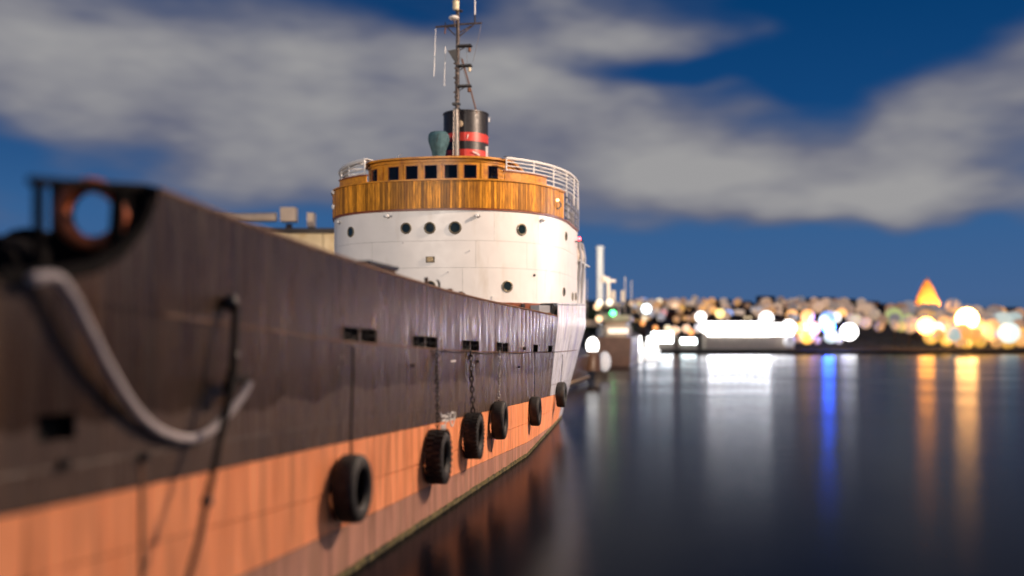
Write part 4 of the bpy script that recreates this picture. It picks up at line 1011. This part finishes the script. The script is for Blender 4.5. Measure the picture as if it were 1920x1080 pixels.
# floodlit tower on the hill
Z = 460; a = (1738-960)/FP*Z; c0 = gp(a, Z, ground(a, Z))
ct = root('church_tower', c0, 'tall pointed tower floodlit orange, rising above the town', 'tower')
M_stone = mat('tower_sandstone', (.55,.34,.16), .8, var=.15, nscale=.3)
zt = CAMZ+(640-566)/FP*Z; MB().box((c0.x, c0.y, (c0.z+zt)/2), (8.4,8.4,zt-c0.z), TH).build('tower_shaft', M_stone, ct)
ztop = CAMZ+(640-522)/FP*Z
MB().lathe([(5.4,zt),(5.2,zt+.6),(3.6,zt+(ztop-zt)*.45),(1.8,zt+(ztop-zt)*.8),(.2,ztop)], (c0.x, c0.y, 0), 'z', 10).build('spire', M_stone, ct, True)
for j in (-1, 1):
    c2 = gp(a+j*1.9, Z-4.25, 0); MB().box((c2.x, c2.y, zt-3), (1.2,.1,3), TH).build('belfry_opening', M_roof, ct)
for j in (-1, 1):
    c3 = gp(a+j*11, Z-16, zt-3); s_ = lamp('SPOT', 'tower_floodlight', c3, 90000, (1,.40,.08), spot_size=math.radians(80), shadow_soft_size=.5); aim(s_, (c0.x, c0.y, zt+2))

# trees on the pier
def tree(c0, h, label):
    t = root('tree', c0, label, 'tree', 'trees on the pier'); tr = random.Random(int(c0.x*10))
    m = MB(); m.tube([c0, c0+Vector((.1,0,h*.3)), c0+Vector((0,.1,h*.6))], .3, 7, r2=.12)
    for i in range(6):
        an = i*1.05; m.tube([c0+Vector((0,0,h*(.28+.05*i))), c0+Vector((math.cos(an)*h*.25, math.sin(an)*h*.25, h*(.55+.05*i)))], .1, 5, r2=.03)
    m.build('trunk', M_bark, t)
    m = MB()
    cl_ = [Vector((tr.gauss(0,.19)*h, tr.gauss(0,.19)*h, h*(.66+tr.gauss(0,.13)))) for _ in range(22)]
    for c_ in cl_:
        for _ in range(60):
            p = c0+c_+Vector((tr.gauss(0,.07)*h, tr.gauss(0,.07)*h, tr.gauss(0,.055)*h)); a = Vector((tr.uniform(-1,1),tr.uniform(-1,1),tr.uniform(-1,1))).normalized()*.22; b = a.cross(Vector((tr.uniform(-1,1),tr.uniform(-1,1),tr.uniform(-1,1)))).normalized()*.2
            m.add([p-a, p+b, p+a, p-b], [(0,1,2,3)])
    o = m.build('crown', M_tree, t)
for px, Z, h, lab in ((1098,165,7.5,'dark tree on the pier nearest the ship stern'),(1117,190,9,'dark tree on the pier at the foot of the white column'),(1160,200,8,'dark tree on the pier behind the ferry mast')):
    a = (px-960)/FP*Z; tree(gp(a, Z, 1.8), h, lab)

# ------------------------------------------------------------------ town lamps
C = dict(tan=(1,.62,.36), dim=(.75,.52,.36), cream=(1,.80,.50), yellow=(1,.72,.22), gold=(1,.50,.05), amber=(1,.46,.12), orange=(1,.36,.06), peach=(1,.60,.36), pink=(1,.35,.34),
         white=(1,.97,.93), cool=(.80,.95,1), blue=(.22,.42,1), green=(.62,.72,.18), grey=(.62,.58,.62), brown=(.62,.30,.12), deepblue=(.02,.10,1), pale=(.72,.86,.78))
nameof = dict(tan='tan', dim='dim beige', cream='cream', yellow='yellow', gold='golden', amber='amber', orange='orange', peach='peach', pink='pink', white='white', cool='cool white', blue='pale blue', green='yellow green', grey='grey', brown='brown', deepblue='strong blue', pale='pale green')
LAMPS = [(1184,569,14,'tan',.6),(1209,564,15,'blue',.8),(1199,573,15,'yellow',.9),(1212,579,22,'cool',3.5),(1236,566,18,'cream',.9),(1232,582,16,'dim',.5),(1244,587,18,'pink',.5),(1257,571,15,'dim',.5),
 (1266,574,18,'tan',.9),(1278,578,17,'gold',.5),(1298,568,18,'dim',.4),(1303,560,18,'dim',.25),(1324,571,20,'amber',.55),(1318,578,18,'amber',.6),(1337,581,20,'amber',.8),(1350,588,22,'yellow',1.6),(1367,588,20,'blue',.8),
 (1359,576,18,'tan',.5),(1383,585,16,'dim',.4),(1391,586,16,'dim',.4),(1314,594,24,'white',3.0),(1209,597,16,'cream',.8),(1205,606,15,'orange',.9),(1291,597,16,'brown',.5),(1229,615,15,'orange',1.0),(1252,616,18,'cream',1.0),
 (1265,619,20,'peach',1.0),(1287,616,20,'peach',1.0),(1310,614,20,'grey',1.2),(1296,623,16,'orange',1.2),(1437,597,30,'white',3),(1457,578,24,'tan',.5),(1446,579,18,'tan',.5),(1485,592,27,'amber',1.3),(1514,593,29,'amber',1.5),
 (1492,577,20,'tan',.4),(1534,576,26,'peach',.45),(1552,598,32,'blue',1.3),(1554,612,26,'deepblue',62),(1567,595,24,'white',1.3),(1578,588,24,'amber',1.3),(1558,630,30,'pale',1.0),(1592,622,34,'white',6),(1605,600,26,'cream',.6),
 (1623,605,26,'peach',.5),(1573,637,20,'grey',.6),(1676,593,34,'green',.6),(1703,603,32,'green',.55),(1703,578,32,'grey',.3),(1735,594,30,'amber',.6),(1720,610,26,'pink',1.0),(1737,611,34,'orange',16),(1757,618,30,'cool',1.3),
 (1787,576,34,'grey',.28),(1788,591,30,'amber',.9),(1813,598,40,'amber',34),(1795,608,34,'amber',1.0),(1790,627,30,'pale',.6),(1805,622,34,'orange',1.2),(1847,622,36,'amber',1.7),(1813,638,32,'gold',1.0),(1880,604,38,'pale',.7),
 (1892,624,38,'pale',1.3),(1873,588,30,'amber',.7),(1865,630,24,'blue',.5),(1912,618,30,'gold',.9),(1912,588,24,'brown',.6),(1775,637,28,'gold',.8),(1890,638,32,'gold',.7),(1835,610,30,'amber',.9),(1855,601,28,'cream',.5),
 (1325,613,28,'white',6),(1334,634,26,'white',4),(1478,614,32,'white',4),(1243,634,20,'white',4),(1228,628,20,'cream',2.5),(1283,641,18,'cool',4),(1298,641,18,'cool',4),(1480,640,26,'grey',.5),(1745,632,30,'gold',.8),(1513,632,30,'gold',1.6),(1502,616,30,'gold',1.5),(1525,616,30,'gold',1.8),(1498,634,22,'brown',.5),(1532,638,20,'brown',.5),(1640,590,26,'dim',.4),(1655,600,24,'brown',.3),(1648,612,24,'brown',.25),(1770,606,30,'amber',.8),(1748,596,26,'gold',.6),(1826,626,30,'orange',1.0),(1760,628,26,'gold',.7),(1860,612,30,'amber',.9),(1902,600,30,'pale',.6),(1915,636,30,'amber',.8),(1800,640,26,'amber',.7),(1838,640,26,'gold',.7),(1868,642,24,'amber',.5),(1690,612,24,'green',.35),(1545,600,22,'cool',1.5)]
fr2 = random.Random(3)
for _ in range(180):
    px = fr2.uniform(1190,1915); 
    if 1640 < px < 1668: continue
    sl = 562+14*max(0, (px-1500)/420)+ (8 if px > 1620 else 0)
    py = sl+abs(fr2.gauss(0,1))*17+1; LAMPS.append((px, min(py, 612), fr2.uniform(13,21)*(1+.7*max(0,(px-1300)/600)), fr2.choice(['tan','dim','dim','peach','brown','amber','grey']), fr2.uniform(.13,.42)))
regs = [(0,1240,'behind the moored yachts'),(1240,1310,'above the small kiosk'),(1310,1400,'above the left half of the long white hall'),(1400,1500,'above the right half of the long white hall'),(1500,1550,'above the golden building'),(1550,1610,'around the strong blue light'),
        (1610,1690,'at the dark gap in the waterfront'),(1690,1765,'below and beside the floodlit tower'),(1765,1835,'right of the floodlit tower'),(1835,1890,'near the right end of the town'),(1890,2000,'at the far end of the town')]
LAMPS.sort(key=lambda t: t[0]); cnt = {}
glows = {}
for px, py, D, cn, st in LAMPS:
    best = None
    for Z in np.arange(287, 560, 4):
        a = (px-960)/FP*Z; hgt = CAMZ+(640-py)/FP*Z-ground(a, Z); e = abs(hgt-(7.5 if Z > 300 else 4.2))
        if best is None or e < best[0]: best = (e, Z, hgt)
    if st > 1.35: best = (0, 289+8*(px % 7)/7, CAMZ+(640-py)/FP*292-.9)
    _, Z, hgt = best; P = W(px, py, Z); g0 = ground((px-960)/FP*Z, Z)
    rp_ = max(D-6, 9)/2*(1.1+.12*max(0, (px-1500)/400)); R_ = rp_/FP*Z
    comp = (D/(2*rp_))**1.3
    key = (cn, round(st*comp, 1)); 
    if key not in glows: glows[key] = glow('%s_lamp_glow_%d' % (cn, int(key[1]*10)), C[cn], max(.15, key[1]))
    reg = next(r for lo_, hi_, r in regs if lo_ <= px < hi_)
    row = 'low' if py > 606 else ('mid-height' if py > 585 else 'high')
    br = 'very bright' if st > 2.4 else 'bright' if st > .95 else 'soft' if st > .45 else 'faint'
    k = (br, cn, row, reg); cnt[k] = cnt.get(k, 0)+1
    m = MB(); m.cur = 0; m.tube([(P.x, P.y, g0-.3), (P.x, P.y, P.z-R_*.9)], .09, 5); m.cur = 1; m.ball(P, R_, 14)
    o = m.build('town_lamp', [M_black, glows[key]])
    o['_k'] = '%s|%s|%s|%s' % k; o['_n'] = cnt[k]
    tag(o, None, 'lamp', 'lamps of the town across the water')
    lab = '%s %s lamp %s %s' % (br, nameof[cn], {'low':'low', 'mid-height':'halfway up', 'high':'high up'}[row], reg)
    o['label'] = lab
for o in [o for o in bpy.data.objects if '_k' in o.keys()]:
    br, cn, row, reg = o['_k'].split('|')
    if cnt[(br, cn, row, reg)] > 1: o['label'] = ordinal(o['_n']-1)+' '+o['label']
    del o['_k']; del o['_n']
